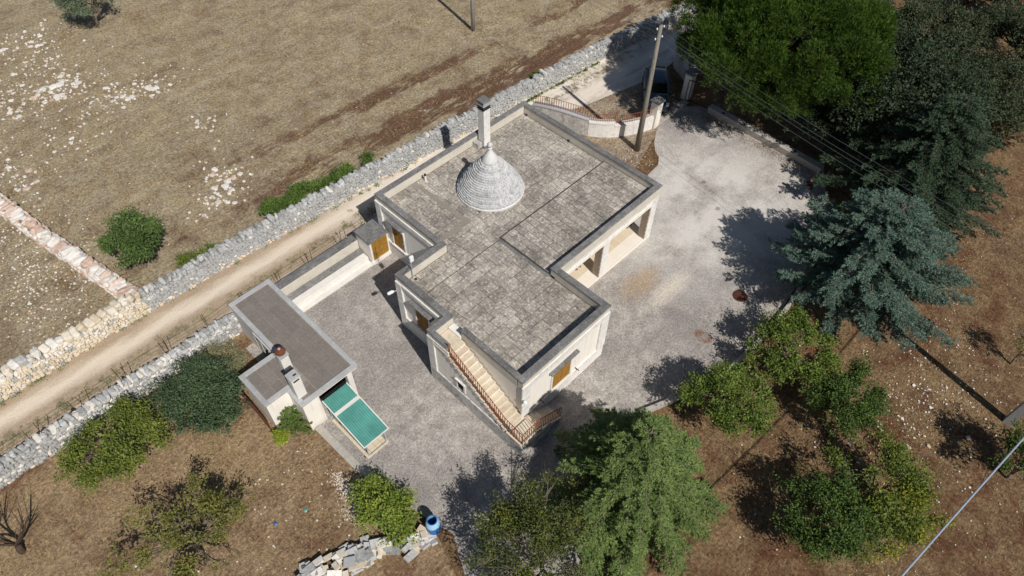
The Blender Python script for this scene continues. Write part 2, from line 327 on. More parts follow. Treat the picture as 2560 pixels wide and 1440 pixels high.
# ------------------------------------------------------------------ object helpers
def tag(o, label=None, cat=None, group=None, kind=None):
    if cat and not kind: kind = 'thing'
    if label: o['label'] = label
    if cat: o['category'] = cat
    if group: o['group'] = group
    if kind: o['kind'] = kind
    return o
def link(name, mesh, mat=None, parent=None):
    o = bpy.data.objects.new(name, mesh); COL.objects.link(o)
    if mat and mesh and not mesh.materials: mesh.materials.append(M[mat] if isinstance(mat, str) else mat)
    if parent: o.parent = parent
    return o
def empty(name, loc=(0, 0, 0), rz=0.0, label=None, cat=None, group=None):
    o = bpy.data.objects.new(name, None); COL.objects.link(o); o.location = loc; o.rotation_euler = (0, 0, rz); o.empty_display_size = 0.3
    # parts are written in world coordinates: keep them there when the empty moves them
    tag(o, label, cat, group); return o

class MB:
    def __init__(s): s.v = []; s.f = []
    def quad(s, a, b, c, d): i = len(s.v); s.v += [a, b, c, d]; s.f.append((i, i + 1, i + 2, i + 3)); return s
    def box(s, x0, x1, y0, y1, z0, z1):
        i = len(s.v); s.v += [(x0, y0, z0), (x1, y0, z0), (x1, y1, z0), (x0, y1, z0), (x0, y0, z1), (x1, y0, z1), (x1, y1, z1), (x0, y1, z1)]
        s.f += [(i, i + 3, i + 2, i + 1), (i + 4, i + 5, i + 6, i + 7), (i, i + 1, i + 5, i + 4), (i + 1, i + 2, i + 6, i + 5), (i + 2, i + 3, i + 7, i + 6), (i + 3, i, i + 4, i + 7)]
        return s
    def prism(s, pts, z0, z1):
        n = len(pts); i = len(s.v); s.v += [(x, y, z0) for x, y in pts] + [(x, y, z1) for x, y in pts]
        s.f.append(tuple(i + k for k in reversed(range(n)))); s.f.append(tuple(i + n + k for k in range(n)))
        for k in range(n): s.f.append((i + k, i + (k + 1) % n, i + n + (k + 1) % n, i + n + k))
        return s
    def tube(s, pts, rad, sides=6, cap=True):
        pts = [Vector(p) for p in pts]; n = len(pts)
        if not isinstance(rad, (list, tuple)): rad = [rad] * n
        i0 = len(s.v); prev = None
        for k, p in enumerate(pts):
            d = (pts[min(k + 1, n - 1)] - pts[max(k - 1, 0)]).normalized()
            if prev is None: x = d.orthogonal().normalized()
            else: x = (prev - d * prev.dot(d)); x = x.normalized() if x.length > 1e-6 else d.orthogonal().normalized()
            prev = x; y = d.cross(x)
            for j in range(sides):
                a = 2 * math.pi * j / sides; q = p + (x * math.cos(a) + y * math.sin(a)) * rad[k]; s.v.append(tuple(q))
        for k in range(n - 1):
            for j in range(sides):
                a = i0 + k * sides + j; b = i0 + k * sides + (j + 1) % sides
                s.f.append((a, b, b + sides, a + sides))
        if cap:
            s.f.append(tuple(i0 + j for j in reversed(range(sides)))); s.f.append(tuple(i0 + (n - 1) * sides + j for j in range(sides)))
        return s
    def lathe(s, prof, cx, cy, n=24, cap=True):
        i0 = len(s.v)
        for r, z in prof:
            for j in range(n):
                a = 2 * math.pi * j / n; s.v.append((cx + r * math.cos(a), cy + r * math.sin(a), z))
        for k in range(len(prof) - 1):
            for j in range(n):
                a = i0 + k * n + j; b = i0 + k * n + (j + 1) % n; s.f.append((a, b, b + n, a + n))
        if cap:
            s.f.append(tuple(i0 + j for j in reversed(range(n)))); s.f.append(tuple(i0 + (len(prof) - 1) * n + j for j in range(n)))
        return s
    def mesh(s, name):
        m = bpy.data.meshes.new(name); m.from_pydata(s.v, [], s.f); m.update(); return m
    def build(s, name, mat, parent=None, bevel=0.0, smooth=False):
        m = s.mesh(name)
        if bevel:
            bm = bmesh.new(); bm.from_mesh(m); bmesh.ops.bevel(bm, geom=list(bm.edges), offset=bevel, segments=1, affect='EDGES', clamp_overlap=True); bm.to_mesh(m); bm.free()
        if smooth:
            for p in m.polygons: p.use_smooth = True
        return link(name, m, mat, parent)

def box(name, mat, parent, x0, x1, y0, y1, z0, z1, bevel=0.0): return MB().box(x0, x1, y0, y1, z0, z1).build(name, mat, parent, bevel)

def cards_mesh(name, V):
    """V: (N,4,3) array of quads -> mesh"""
    n = len(V); m = bpy.data.meshes.new(name); m.vertices.add(n * 4); m.loops.add(n * 4); m.polygons.add(n)
    m.vertices.foreach_set('co', V.reshape(-1).astype(np.float32)); m.loops.foreach_set('vertex_index', np.arange(n * 4, dtype=np.int32))
    m.polygons.foreach_set('loop_start', np.arange(0, n * 4, 4, dtype=np.int32)); m.polygons.foreach_set('loop_total', np.full(n, 4, dtype=np.int32))
    m.update(); m.validate(); return m
def norm(a): return a / (np.linalg.norm(a, axis=-1, keepdims=True) + 1e-9)
def cards(C, D, Nn, L, Wd, droop=0.0):
    """rhombic leaves: base C, direction D, normal hint Nn"""
    D = norm(D); S = norm(np.cross(D, Nn)); L = np.broadcast_to(np.asarray(L, float), (len(C),))[:, None]; Wd = np.broadcast_to(np.asarray(Wd, float), (len(C),))[:, None]
    mid = C + D * L * 0.45; tip = C + D * L; tip = tip - np.array([0, 0, 1.0]) * L * droop
    return np.stack([C, mid + S * Wd * 0.5, tip, mid - S * Wd * 0.5], axis=1)
def rdir(n): return norm(rng.normal(size=(n, 3)))

# ------------------------------------------------------------------ setting: ground sheets
def sheet(name, pts, z, mat):
    bm = bmesh.new(); f = bm.faces.new([bm.verts.new((x, y, z)) for x, y in pts]); bmesh.ops.triangulate(bm, faces=[f])
    for fc in bm.faces:
        if fc.normal.z < 0: fc.normal_flip()
    m = bpy.data.meshes.new(name); bm.to_mesh(m); bm.free()
    o = link(name, m, mat); o['kind'] = 'structure'; return o
sheet('ground', [(-300, -300), (420, -300), (420, 420), (-300, 420)], -0.012, 'orchard')
sheet('garden_ground', [(-60, 24.0), (-60, 2.0), (3.0, 2.0), (5.3, 9.0), (5.1, 11.5), (4.7, 13.5), (4.6, 17.2), (5.4, 20), (5.4, 24.0)], -0.008, 'garden')
sheet('field', [(-120, 27.9), (1.5, 28.1), (16, 27.6), (29, 27.0), (36, 26.6), (42, 25.9), (60, 22.5), (140, 8.0), (260, 260), (-120, 260)], -0.006, 'field')
sheet('dirt_track', [(-60, 24.0), (12.6, 24.0), (14.0, 23.9), (25.1, 23.4), (29.3, 24.3), (31.0, 23.2), (36.5, 22.2), (39.5, 22.3), (42.3, 22.8), (60, 19.0), (60, 22.5), (42, 25.9), (36, 26.6), (29, 27.0), (16, 27.6), (1.5, 28.1), (-60, 28.2)], -0.003, 'track')
sheet('verge_patch', [(25.0, 16.0), (33.6, 18.6), (36.4, 19.0), (36.4, 22.4), (31.0, 23.6), (29.3, 24.4), (25.0, 23.6)], -0.001, 'verge')
yard_pts = [(4.8, 22.6), (4.8, 16.5), (4.9, 13.5), (5.25, 12.2), (5.2, 11.0), (5.5, 9.6), (5.8, 8.6), (5.2, 7.4), (4.2, 5.4), (4.0, 3.0), (8.2, 2.4), (10.0, 5.4), (13.2, 7.0), (15.1, 6.75), (17.9, 5.75), (20.7, 5.05), (25.3, 4.95), (29.5, 5.6), (33.5, 6.6), (37.2, 8.9), (37.6, 17.3), (36.2, 18.75), (33.5, 18.75),
            (32.65, 18.4), (31.7, 17.85), (31.1, 17.3), (30.8, 16.8), (30.2, 16.4), (29.2, 16.3), (27.5, 16.05), (25.5, 15.9), (24.6, 16.2), (24.6, 22.0), (14.2, 22.0), (14.0, 22.6)]
sheet('yard', yard_pts, 0.003, 'yard')

# ------------------------------------------------------------------ house
house = empty('house', (0, 0, 0), 0, 'flat roofed stone house with a grey stone cone and outside stair', 'house')
H0, HP = 3.30, 3.90
MB().box(14.0, 24.95, 16.75, 23.08, 0, H0 - 0.03).build('wall', 'cream', house)
MB().box(11.3, 16.95, 9.98, 18.2, 0, H0 - 0.031).build('wall', 'cream', house)
# limewashed borders standing proud of the cream panels
def border(x0, x1, y0, y1, z0, z1):
    d = (x1 - x0, y1 - y0, z1 - z0); ax_ = d.index(max(d)); L = d[ax_]; n = max(1, round(L / (0.42 if ax_ == 2 else 0.7))); lo = [x0, y0, z0]; hi = [x1, y1, z1]; e = 0
    cuts = [0] + [L * (k + rnd.uniform(-0.18, 0.18)) / n for k in range(1, n)] + [L]
    for k in range(n):
        l2 = list(lo); h2 = list(hi); l2[ax_] = lo[ax_] + cuts[k] + 0.004; h2[ax_] = lo[ax_] + cuts[k + 1] - 0.004; j = rnd.uniform(0, 0.006)
        box('facing_stone', 'lime', house, l2[0] - j, h2[0] + j * 0, l2[1] - j, h2[1], l2[2], h2[2], bevel=0.012)
border(11.3, 16.95, 9.91, 9.98, 0.0, 0.86)                       # plinth below the street window
border(16.45, 17.0, 9.90, 9.985, 0.86, 3.5); border(11.22, 11.72, 9.90, 9.985, 0.86, 3.5)
border(11.72, 16.45, 9.915, 9.982, 3.12, 3.5)
border(16.95, 17.01, 9.99, 13.0, 0.0, 3.5)
border(11.21, 11.3, 14.85, 17.8, 0.0, 0.95); border(11.20, 11.3, 17.8, 18.24, 0.0, 3.5)
border(11.215, 11.3, 14.85, 17.8, 3.3, 3.52)
border(13.91, 14.0, 18.2, 22.7, 0.0, 0.95); border(13.90, 14.0, 22.7, 23.12, 0.0, 3.5); border(13.915, 14.0, 18.2, 22.7, 3.2, 3.5)
border(11.3, 13.9, 18.2, 18.27, 0.0, 3.5)
border(13.9, 25.0, 23.08, 23.15, 0.0, 3.5); border(24.95, 25.02, 16.75, 23.08, 0.0, 3.5)
# parapets: wall plus coping, butted end to end
def parapet(x0, x1, y0, y1, top=HP, z0=H0 - 0.05):
    p = MB().box(x0 + 0.03, x1 - 0.03, y0 + 0.03, y1 - 0.03, z0, top - 0.07).build('parapet', 'inner', house)
    MB().box(x0, x1, y0, y1, top - 0.07, top).build('coping', 'coping', p, 0.012)
T = 0.33
parapet(13.95, 25.05, 23.15 - T, 23.15)            # rear
parapet(25.05 - T, 25.05, 13.05 + T, 23.15 - T)    # gate side
parapet(17.02, 25.05, 13.05, 13.05 + T)            # porch front
parapet(17.02 - T, 17.02, 9.93 + 0.36, 13.05 + T)  # wing, yard side
parapet(11.25, 17.02, 9.93, 9.93 + 0.36)           # wing front
parapet(11.25, 11.53, 10.29, 13.75)                # wing, beside the stair
parapet(11.25, 11.25 + T, 14.85, 18.27 - T)        # wing, back yard side
parapet(11.25, 13.95 + T, 18.27 - T, 18.27)        # recess
parapet(13.95, 13.95 + T, 18.27, 23.15 - T)
parapet(10.23, 11.25 + T, 14.52, 14.85)            # stair head
parapet(10.23, 10.48, 13.50, 14.52)
MB().box(11.20, 11.56, 13.75, 14.52, H0 - 0.1, H0 + 0.12).build('roof_threshold', 'white', house, 0.01)
# roofs: mortar bed with stone slabs
rects = [(14.28, 24.72, 16.75, 22.82), (11.58, 16.69, 10.29, 16.75), (11.58, 13.9, 16.75, 17.94), (14.0, 16.69, 16.7, 16.76)]
roof = MB().box(14.2, 24.75, 16.70, 22.85, H0 - 0.02, H0 - 0.002).build('roof', 'mortar', house)
wroof = MB().box(11.5, 16.72, 10.2, 16.70, H0 - 0.02, H0 - 0.003).box(11.5, 14.3, 16.70, 17.97, H0 - 0.02, H0 - 0.003).build('wing_roof', 'mortar', house)
PZ = H0 + 0.13
MB().box(16.72, 24.9, 13.1, 16.72, H0 - 0.25, PZ - 0.022).build('porch_ceiling_slab', 'inner', house)
proof = MB().box(16.70, 24.75, 13.30, 16.74, PZ - 0.02, PZ - 0.001).build('porch_roof', 'mortar', house)
CONE = (18.92, 19.68); CR = 1.75
slabs = []
def lay(x0, x1, y0, y1, z, par, roww, lmin, lmax, along='x', skip=None, gap=0.022):
    a0, a1, b0, b1 = (x0, x1, y0, y1) if along == 'x' else (y0, y1, x0, x1)
    nr = max(1, round((b1 - b0) / roww)); bw = (b1 - b0) / nr
    for r in range(nr):
        s = a0 - rnd.random() * lmin * 0.6; first = True
        while s < a1 - 0.05:
            L = rnd.uniform(lmin, lmax); e = min(s + L, a1); st = max(s, a0); s += L
            if a1 - e < 0.18: e = a1; s = a1
            if e - st < 0.1: continue
            cb = b0 + (r + 0.5) * bw; ca = (st + e) / 2
            c = (ca, cb) if along == 'x' else (cb, ca); d = (e - st - gap, bw - gap) if along == 'x' else (bw - gap, e - st - gap)
            if skip and skip(*c): continue
            slabs.append((c[0], c[1], z, d[0], d[1], par))
incone = lambda x, y: math.hypot(x - CONE[0], y - CONE[1]) < CR - 0.25 or (20.95 < x < 21.5 and y > 22.1)
lay(14.28, 24.72, 16.75, 22.82, H0, roof, 0.50, 0.5, 0.95, 'x', incone)
lay(11.55, 16.69, 10.29, 16.72, H0, wroof, 0.52, 0.55, 1.0, 'x')
lay(11.58, 14.28, 16.74, 17.94, H0, wroof, 0.40, 0.55, 0.9, 'x')
lay(16.74, 24.72, 13.38, 16.70, PZ, proof, 0.42, 0.5, 0.9, 'y')
def slab_mesh(name):
    bm = bmesh.new(); bmesh.ops.create_cube(bm, size=1.0); m = bpy.data.meshes.new(name); bm.to_mesh(m); bm.free(); return m
SLAB = slab_mesh('roof_slab'); SLAB.materials.append(M['slab'])
def place_slabs(lst, meshdata, name, limit, restname, restmat, t=0.03):
    lst = sorted(lst, key=lambda s: s[0] ** 2 + s[1] ** 2 + (29 - s[2]) ** 2)
    rest = {}
    for i, (x, y, z, dx, dy, par) in enumerate(lst):
        zz = z + rnd.uniform(-0.004, 0.006)
        if i < limit:
            o = link(name, meshdata, None, par); o.location = (x, y, zz - t / 2 + 0.012); o.scale = (dx, dy, t)
            o.rotation_euler = (rnd.uniform(-0.004, 0.004), rnd.uniform(-0.004, 0.004), rnd.uniform(-0.008, 0.008))
        else:
            rest.setdefault(par, MB()).box(x - dx / 2, x + dx / 2, y - dy / 2, y + dy / 2, zz - t + 0.012, zz + 0.012)
    for par, b in rest.items(): b.build(restname, restmat, par)['kind'] = 'stuff'
place_slabs(slabs, SLAB, 'roof_slab', 300, 'roof_slabs', 'slab')
# drain step between roofs (pale band beside the porch roof and across the main roof)
MB().box(16.55, 16.72, 13.4, 16.72, H0, H0 + 0.035).build('roof_kerb', 'coping', house, 0.008)
MB().box(14.3, 16.5, 18.6, 18.9, H0 + 0.012, H0 + 0.03).box(16.2, 16.45, 18.92, 22.8, H0 + 0.012, H0 + 0.03).build('cement_fillet', 'mortar_pale', house, 0.005)

# cone of the trullo
cone = MB().lathe([(CR + 0.03, H0 - 0.02), (CR + 0.05, H0 + 0.10), (CR - 0.05, H0 + 0.16)], *CONE, n=48).build('cone', 'conewhite', house, smooth=False)
ncourse = 19; z0c = H0 + 0.15; z1c = H0 + 2.05
for k in range(ncourse):
    f0 = k / ncourse; f1 = (k + 1) / ncourse
    prof = lambda f: CR * (1 - f * 0.80) - 0.0 + 0.10 * math.sin(math.pi * f)
    b = MB(); r0 = prof(f0); r1 = prof(f1); za = z0c + (z1c - z0c) * f0; zb = z0c + (z1c - z0c) * f1 + 0.012
    n = max(12, int(2 * math.pi * r0 / 0.17)); off = rnd.random()
    cuts = sorted((j + off + rnd.uniform(-0.3, 0.3)) * 2 * math.pi / n for j in range(n))
    for j in range(n):
        a0 = cuts[j] + 0.004 / r0; a1 = (cuts[j + 1] if j < n - 1 else cuts[0] + 2 * math.pi) - 0.004 / r0
        ro = r0 + 0.010 + rnd.uniform(-0.014, 0.014); ri = max(r1 - 0.05, 0.05); i = len(b.v); zt = zb - rnd.uniform(0, 0.012)
        for (rr, zz) in ((ro, za), (ro - 0.012, zt - 0.012), (ri, zt + 0.006), (ri - 0.05, za)):
            b.v += [(CONE[0] + rr * math.cos(a0), CONE[1] + rr * math.sin(a0), zz), (CONE[0] + rr * math.cos(a1), CONE[1] + rr * math.sin(a1), zz)]
        b.f += [(i, i + 1, i + 3, i + 2), (i + 2, i + 3, i + 5, i + 4), (i, i + 2, i + 4, i + 6), (i + 1, i + 7, i + 5, i + 3)]
    b.build('stone_course', 'cone', cone)
MB().lathe([(0.45, z1c - 0.12), (0.41, z1c + 0.05), (0.29, z1c + 0.26), (0.17, z1c + 0.44), (0.085, z1c + 0.60), (0.075, z1c + 0.66), (0.13, z1c + 0.68), (0.13, z1c + 0.72), (0.07, z1c + 0.74)], *CONE, n=24).build('plaster_tip', 'conewhite', cone, smooth=True)
MB().lathe([(0.06, z1c + 0.73)] + [(0.15 * math.sin(a), z1c + 0.89 - 0.15 * math.cos(a)) for a in np.linspace(0.4, 3.0, 9)], *CONE, n=16).build('finial_ball', 'cone', cone, smooth=True)

# chimney with louvred cap
cx, cy = 21.22, 22.5; w = 0.24
ch = MB().box(cx - w, cx + w, cy - w, cy + w, H0, 5.72).build('chimney', 'lime', house, 0.01)
MB().box(cx - w - 0.06, cx + w + 0.06, cy - w - 0.06, cy + w + 0.06, H0, H0 + 0.07).build('chimney_base', 'coping', ch)
MB().box(cx - w + 0.06, cx + w - 0.06, cy - w + 0.06, cy + w - 0.06, 5.72, 6.22).build('flue', 'soot', ch)
for k in range(4):
    z = 5.76 + k * 0.115
    MB().box(cx - w - 0.02, cx + w + 0.02, cy - w - 0.02, cy + w + 0.02, z, z + 0.045).build('louvre', 'soot' if k < 2 else 'concrete_pale', ch)
MB().box(cx - w - 0.04, cx + w + 0.04, cy - w - 0.04, cy + w + 0.04, 6.22, 6.30).build('chimney_cap', 'coping', ch, 0.01)
MB().box(20.62, 20.92, 22.36, 22.80, H0 + 0.012, H0 + 0.34).build('vent_box', 'limeold', house, 0.01)
MB().tube([(16.85, 22.5, H0), (16.85, 22.5, H0 + 0.42)], 0.06, 10).build('vent_pipe', 'white', house, smooth=False)
MB().tube([(16.85, 22.5, H0 + 0.42), (16.85, 22.5, H0 + 0.50)], 0.07, 10).build('vent_cap', 'soot', house)
MB().tube([(12.05, 17.72, H0), (12.05, 17.72, H0 + 0.05)], 0.07, 12).build('roof_drain', 'rust_dark', house)
for (x, y) in ((24.70, 22.6), (24.71, 19.3)):
    MB().box(x - 0.03, x + 0.015, y - 0.07, y + 0.07, H0 + 0.01, H0 + 0.13).build('roof_spout', 'soot', house)

# porch: floor, columns, lintel, back wall
pf = MB().box(16.95, 24.98, 13.08, 16.75, 0.0, 0.15).build('porch_floor', 'tile_cream', house, 0.01)
TILE = slab_mesh('floor_tile')
tile_cache = {}
def tile(x, y, sx, sy, mat, z=0.15, rz=0):
    if mat not in tile_cache: mm = slab_mesh('floor_tile'); mm.materials.append(M[mat]); tile_cache[mat] = mm
    o = link('tile', tile_cache[mat], None, pf); o.location = (x, y, z); o.scale = (sx, sy, 0.012); o.rotation_euler = (0, 0, rz)
tx = 17.3; k = 0
while tx < 24.6:
    for j, ty in enumerate((13.55, 14.1, 14.65, 15.2, 15.75, 16.3)):
        tile(tx + 0.27, ty, 0.53, 0.53, 'tile_beige' if (k + j) % 2 == 0 and j > 1 else ('tile_beige' if j == 1 else 'tile_cream'), 0.151)
    if k % 4 == 1:
        tile(tx + 0.05, 14.36, 0.19, 0.19, 'tile_red' if k < 9 else 'tile_grey', 0.156, 0.78); tile(tx + 0.34, 14.36, 0.19, 0.19, 'tile_grey', 0.156, 0.78)
    tx += 0.55; k += 1
for (x0, x1) in ((20.5, 21.0), (24.45, 24.97), (17.0, 17.3)):
    c = MB().box(x0, x1, 13.08, 13.55, 0.15, 2.72).build('column', 'lime', house, 0.012)
    nb = 16
    for j in range(nb):
        zz = 0.17 + j * 2.5 / nb; hh = 2.5 / nb - 0.015
        for q in range(2):
            y0 = 13.11 + q * 0.215 + (0.03 if j % 2 else 0.0)
            MB().box(x0 - 0.014, x0 + 0.01, y0, min(y0 + 0.20, 13.54), zz, zz + hh).build('brick', 'column_side', c)
MB().box(17.0, 24.97, 13.08, 13.40, 2.72, H0 - 0.05).build('lintel', 'lime', house, 0.01)
MB().box(17.3, 24.4, 13.05, 13.08, 2.78, 3.05).build('lintel_band', 'cream', house, 0.005)
d = MB().box(18.2, 19.2, 16.70, 16.75, 0.15, 2.3).build('door', 'wood_dark', house); MB().box(19.05, 19.10, 16.66, 16.70, 1.1, 1.25).build('handle', 'metal', d)

# windows with ochre shutters and concrete canopies
def window_x(x, y0, y1, z0, z1, canopy, cz, reach, open_door=False):
    """window in a wall that faces -x"""
    fr = MB().box(x - 0.07, x + 0.02, y0 - 0.1, y0, z0, z1).box(x - 0.07, x + 0.02, y1, y1 + 0.1, z0, z1).box(x - 0.07, x + 0.02, y0 - 0.1, y1 + 0.1, z1, z1 + 0.1).build('window', 'lime', house, 0.006)
    MB().box(x - 0.14, x + 0.02, y0 - 0.14, y1 + 0.14, z0 - 0.07, z0).build('sill', 'lime', fr, 0.008)
    ym = (y0 + y1) / 2
    for a, b in ((y0, ym - 0.008), (ym + 0.008, y1)):
        MB().box(x - 0.035, x - 0.002, a, b, z0, z1).build('shutter', 'wood', fr)
        s = MB(); n = int((z1 - z0 - 0.16) / 0.075)
        for i in range(n):
            zz = z0 + 0.09 + i * 0.075; s.box(x - 0.052, x - 0.035, a + 0.06, b - 0.06, zz, zz + 0.042)
        s.build('louvres', 'wood', fr)
    MB().box(x - reach, x, canopy[0], canopy[1], cz, cz + 0.09).build('canopy', 'coping', fr, 0.01)
def window_y(y, x0, x1, z0, z1, canopy, cz, reach):
    fr = MB().box(x0 - 0.1, x0, y - 0.07, y + 0.02, z0, z1).box(x1, x1 + 0.1, y - 0.07, y + 0.02, z0, z1).box(x0 - 0.1, x1 + 0.1, y - 0.07, y + 0.02, z1, z1 + 0.1).build('window', 'lime', house, 0.006)
    MB().box(x0 - 0.14, x1 + 0.14, y - 0.14, y + 0.02, z0 - 0.07, z0).build('sill', 'lime', fr, 0.008)
    xm = (x0 + x1) / 2
    for a, b in ((x0, xm - 0.008), (xm + 0.008, x1)):
        MB().box(a, b, y - 0.035, y - 0.002, z0, z1).build('shutter', 'wood', fr)
        s = MB(); n = int((z1 - z0 - 0.16) / 0.075)
        for i in range(n):
            zz = z0 + 0.09 + i * 0.075; s.box(a + 0.06, b - 0.06, y - 0.052, y - 0.035, zz, zz + 0.042)
        s.build('louvres', 'wood', fr)
    MB().box(canopy[0], canopy[1], y - reach, y, cz, cz + 0.09).build('canopy', 'coping', fr, 0.01)
window_y(9.98, 13.25, 14.45, 1.0, 2.3, (13.0, 14.85), 2.56, 0.2)
window_x(11.3, 16.05, 16.95, 1.15, 2.5, (15.6, 17.15), 2.84, 0.25)
window_x(14.0, 21.15, 22.0, 0.98, 2.35, (20.95, 22.2), 2.7, 0.24)
d = MB().box(13.96, 13.99, 18.55, 19.35, 0.02, 2.1).build('door', 'wood_dark', house); MB().box(13.92, 13.96, 18.62, 18.68, 1.0, 1.12).build('handle', 'metal', d)
# wall lamps
for (x, y, z, dx, dy) in ((11.2, 18.22, 2.75, -0.42, 0.12), (11.22, 9.9, 2.55, 0.02, -0.22)):
    lp = MB().tube([(x, y, z), (x + dx * 0.35, y + dy * 0.35, z + 0.05)], 0.02, 6).build('wall_lamp', 'metal', house)
    MB().tube([(x + dx * 0.3, y + dy * 0.3, z + 0.05), (x + dx * 0.5, y + dy * 0.5, z + 0.06), (x + dx, y + dy, z + 0.03), (x + dx * 1.08, y + dy * 1.08, z + 0.02)], [0.05, 0.085, 0.085, 0.04], 10).build('lamp_head', 'plasterbox', lp, smooth=True)
# rain pipe stubs
for (x, z) in ((12.55, 0.92), (14.95, 0.95)):
    MB().tube([(x, 9.98, z), (x, 9.75, z - 0.02)], 0.025, 6).build('pipe_stub', 'rust_dark', house)

# outside stair
LZ = 1.08; SX0, SX1 = 10.23, 11.22; ny = 14; y_lo, y_hi = 9.93, 13.72; rise = (H0 - LZ) / ny; run = (y_hi - y_lo) / ny
stair = MB().prism([(SX0 + 0.08, 8.98), (SX1 + 0.04, 8.98), (SX1 + 0.04, 14.83), (SX0 + 0.08, 14.83)], 0, LZ - 0.06).build('staircase', 'cream', house)
b = MB()
for k in range(ny):
    ya = y_lo + k * run; b.box(SX0 + 0.06, SX1 + 0.02, ya, y_hi + 0.02 if False else ya + run, LZ - 0.07, LZ + (k + 1) * rise - 0.05)
b.box(SX0 + 0.06, SX1 + 0.02, y_hi, 14.56, LZ - 0.07, H0 - 0.05)
b.build('stair_flank', 'cream', stair)
for k in range(ny):
    ya = y_lo + k * run; zt = LZ + (k + 1) * rise
    MB().box(SX0 - 0.02, SX1 + 0.02, ya - 0.03, ya + run, zt - 0.05, zt).build('step', 'step', stair, 0.008)
MB().box(SX0 - 0.02, SX1 + 0.02, y_hi - 0.03, 14.52, H0 - 0.05, H0 + 0.002).build('stair_head', 'step', stair, 0.006)
MB().box(SX0 - 0.02, SX1 + 0.1, 8.95, y_lo - 0.03, LZ - 0.05, LZ).build('landing', 'step', stair, 0.006)
for k in range(6):   # steps down to the yard along the front wall
    x0 = SX1 + 0.1 + k * 0.26; zt = LZ - (k + 1) * LZ / 7
    MB().box(x0, x0 + 0.26, 9.0, 9.9, 0, zt - 0.04).build('step_block', 'limeold', stair)
    MB().box(x0 - 0.01, x0 + 0.28, 8.96, 9.905, zt - 0.04, zt).build('step', 'step', stair, 0.006)
# stair base stones: peeling plinth and quoins on the yard side, small dark opening
MB().box(SX0, SX0 + 0.08, 8.95, 14.85, 0, LZ - 0.14).build('plinth', 'limeold', stair, 0.015)
MB().box(SX0, SX1 + 0.9, 8.90, 8.98, 0, LZ - 0.30).build('plinth', 'limeold', stair, 0.015)
MB().box(SX0 - 0.01, SX0 + 0.08, 14.42, 14.87, LZ - 0.14, 3.5).build('quoin', 'lime', stair, 0.012)
MB().box(SX0 + 0.004, SX0 + 0.08, 13.45, 14.42, 3.22, 3.5).build('quoin', 'lime', stair, 0.012)
MB().box(SX0 - 0.0, SX1 + 0.05, 14.83, 14.88, 0, H0).build('stair_back', 'lime', stair)
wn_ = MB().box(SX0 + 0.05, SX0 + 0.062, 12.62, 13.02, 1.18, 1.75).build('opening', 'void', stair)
MB().box(SX0 + 0.01, SX0 + 0.08, 12.52, 12.62, 1.15, 1.8).box(SX0 + 0.01, SX0 + 0.08, 13.02, 13.12, 1.15, 1.8).box(SX0 - 0.03, SX0 + 0.08, 12.5, 13.14, 1.8, 1.86).build('opening_frame', 'lime', wn_)

def railing(parent, name, path, n, h, mat, r=0.012, rail_r=0.022, name_b='baluster'):
    """rails along a polyline; balusters as children"""
    P = [Vector(p) for p in path]; up = Vector((0, 0, 1))
    rl = MB().tube([p + up * h for p in P], rail_r, 6).tube([p + up * 0.10 for p in P], rail_r * 0.6, 4).build(name, mat, parent)
    L = [(P[i + 1] - P[i]).length for i in range(len(P) - 1)]; tot = sum(L)
    bm_ = MB().box(-r, r, -r, r, 0, h).mesh(name_b); bm_.materials.append(M[mat])
    for k in range(n + 1):
        s = tot * k / n; i = 0
        while i < len(L) - 1 and s > L[i]: s -= L[i]; i += 1
        q = P[i] + (P[i + 1] - P[i]) * (s / L[i])
        o = link(name_b, bm_, None, rl); o.location = q
    return rl
railing(house, 'railing', [(SX0 + 0.06, 13.5, H0 + 0.0), (SX0 + 0.06, 9.95, LZ + 0.12), (SX0 + 0.06, 9.0, LZ)], 34, 0.88, 'rust')
railing(house, 'railing', [(SX0 + 0.10, 8.98, LZ), (SX1 + 0.15, 8.98, LZ), (12.85, 8.98, 0.22)], 20, 0.86, 'rust')
# brackets under the stair edge
br = MB().box(-0.04, 0.04, -0.05, 0.05, -0.16, 0.0).mesh('tread_bracket'); br.materials.append(M['lime'])
for k in range(ny):
    o = link('tread_bracket', br, None, stair); o.location = (SX0 + 0.02, y_lo + (k + 0.5) * run, LZ + (k + 1) * rise - 0.05)

# television mast on the roof
an = empty('antenna_mast', (0, 0, 0), 0, 'slim metal antenna mast with white box on the roof corner', 'antenna')
ax, ay = 12.0, 17.85
MB().tube([(ax, ay, H0), (ax, ay, 6.3)], 0.022, 6).build('mast', 'metal', an)
MB().box(ax - 0.10, ax + 0.10, ay - 0.14, ay - 0.03, 4.62, 4.95).build('amplifier_box', 'plasterbox', an, 0.01)
el = MB()
for k in range(9):
    z = 5.2 + k * 0.085; L = 0.16 if k % 3 else 0.26
    el.tube([(ax - L * 0.7, ay + L * 0.7, z), (ax + L * 0.7, ay - L * 0.7, z)], 0.007, 4)
el.tube([(ax - 0.12, ay, 5.1), (ax - 0.12, ay, 6.0)], 0.01, 4)
el.build('antenna_elements', 'metal', an)
MB().tube([(ax, ay, 4.2), (ax - 0.5, ay + 0.08, 3.93)], 0.008, 4).build('guy_wire', 'metal_dark', an)

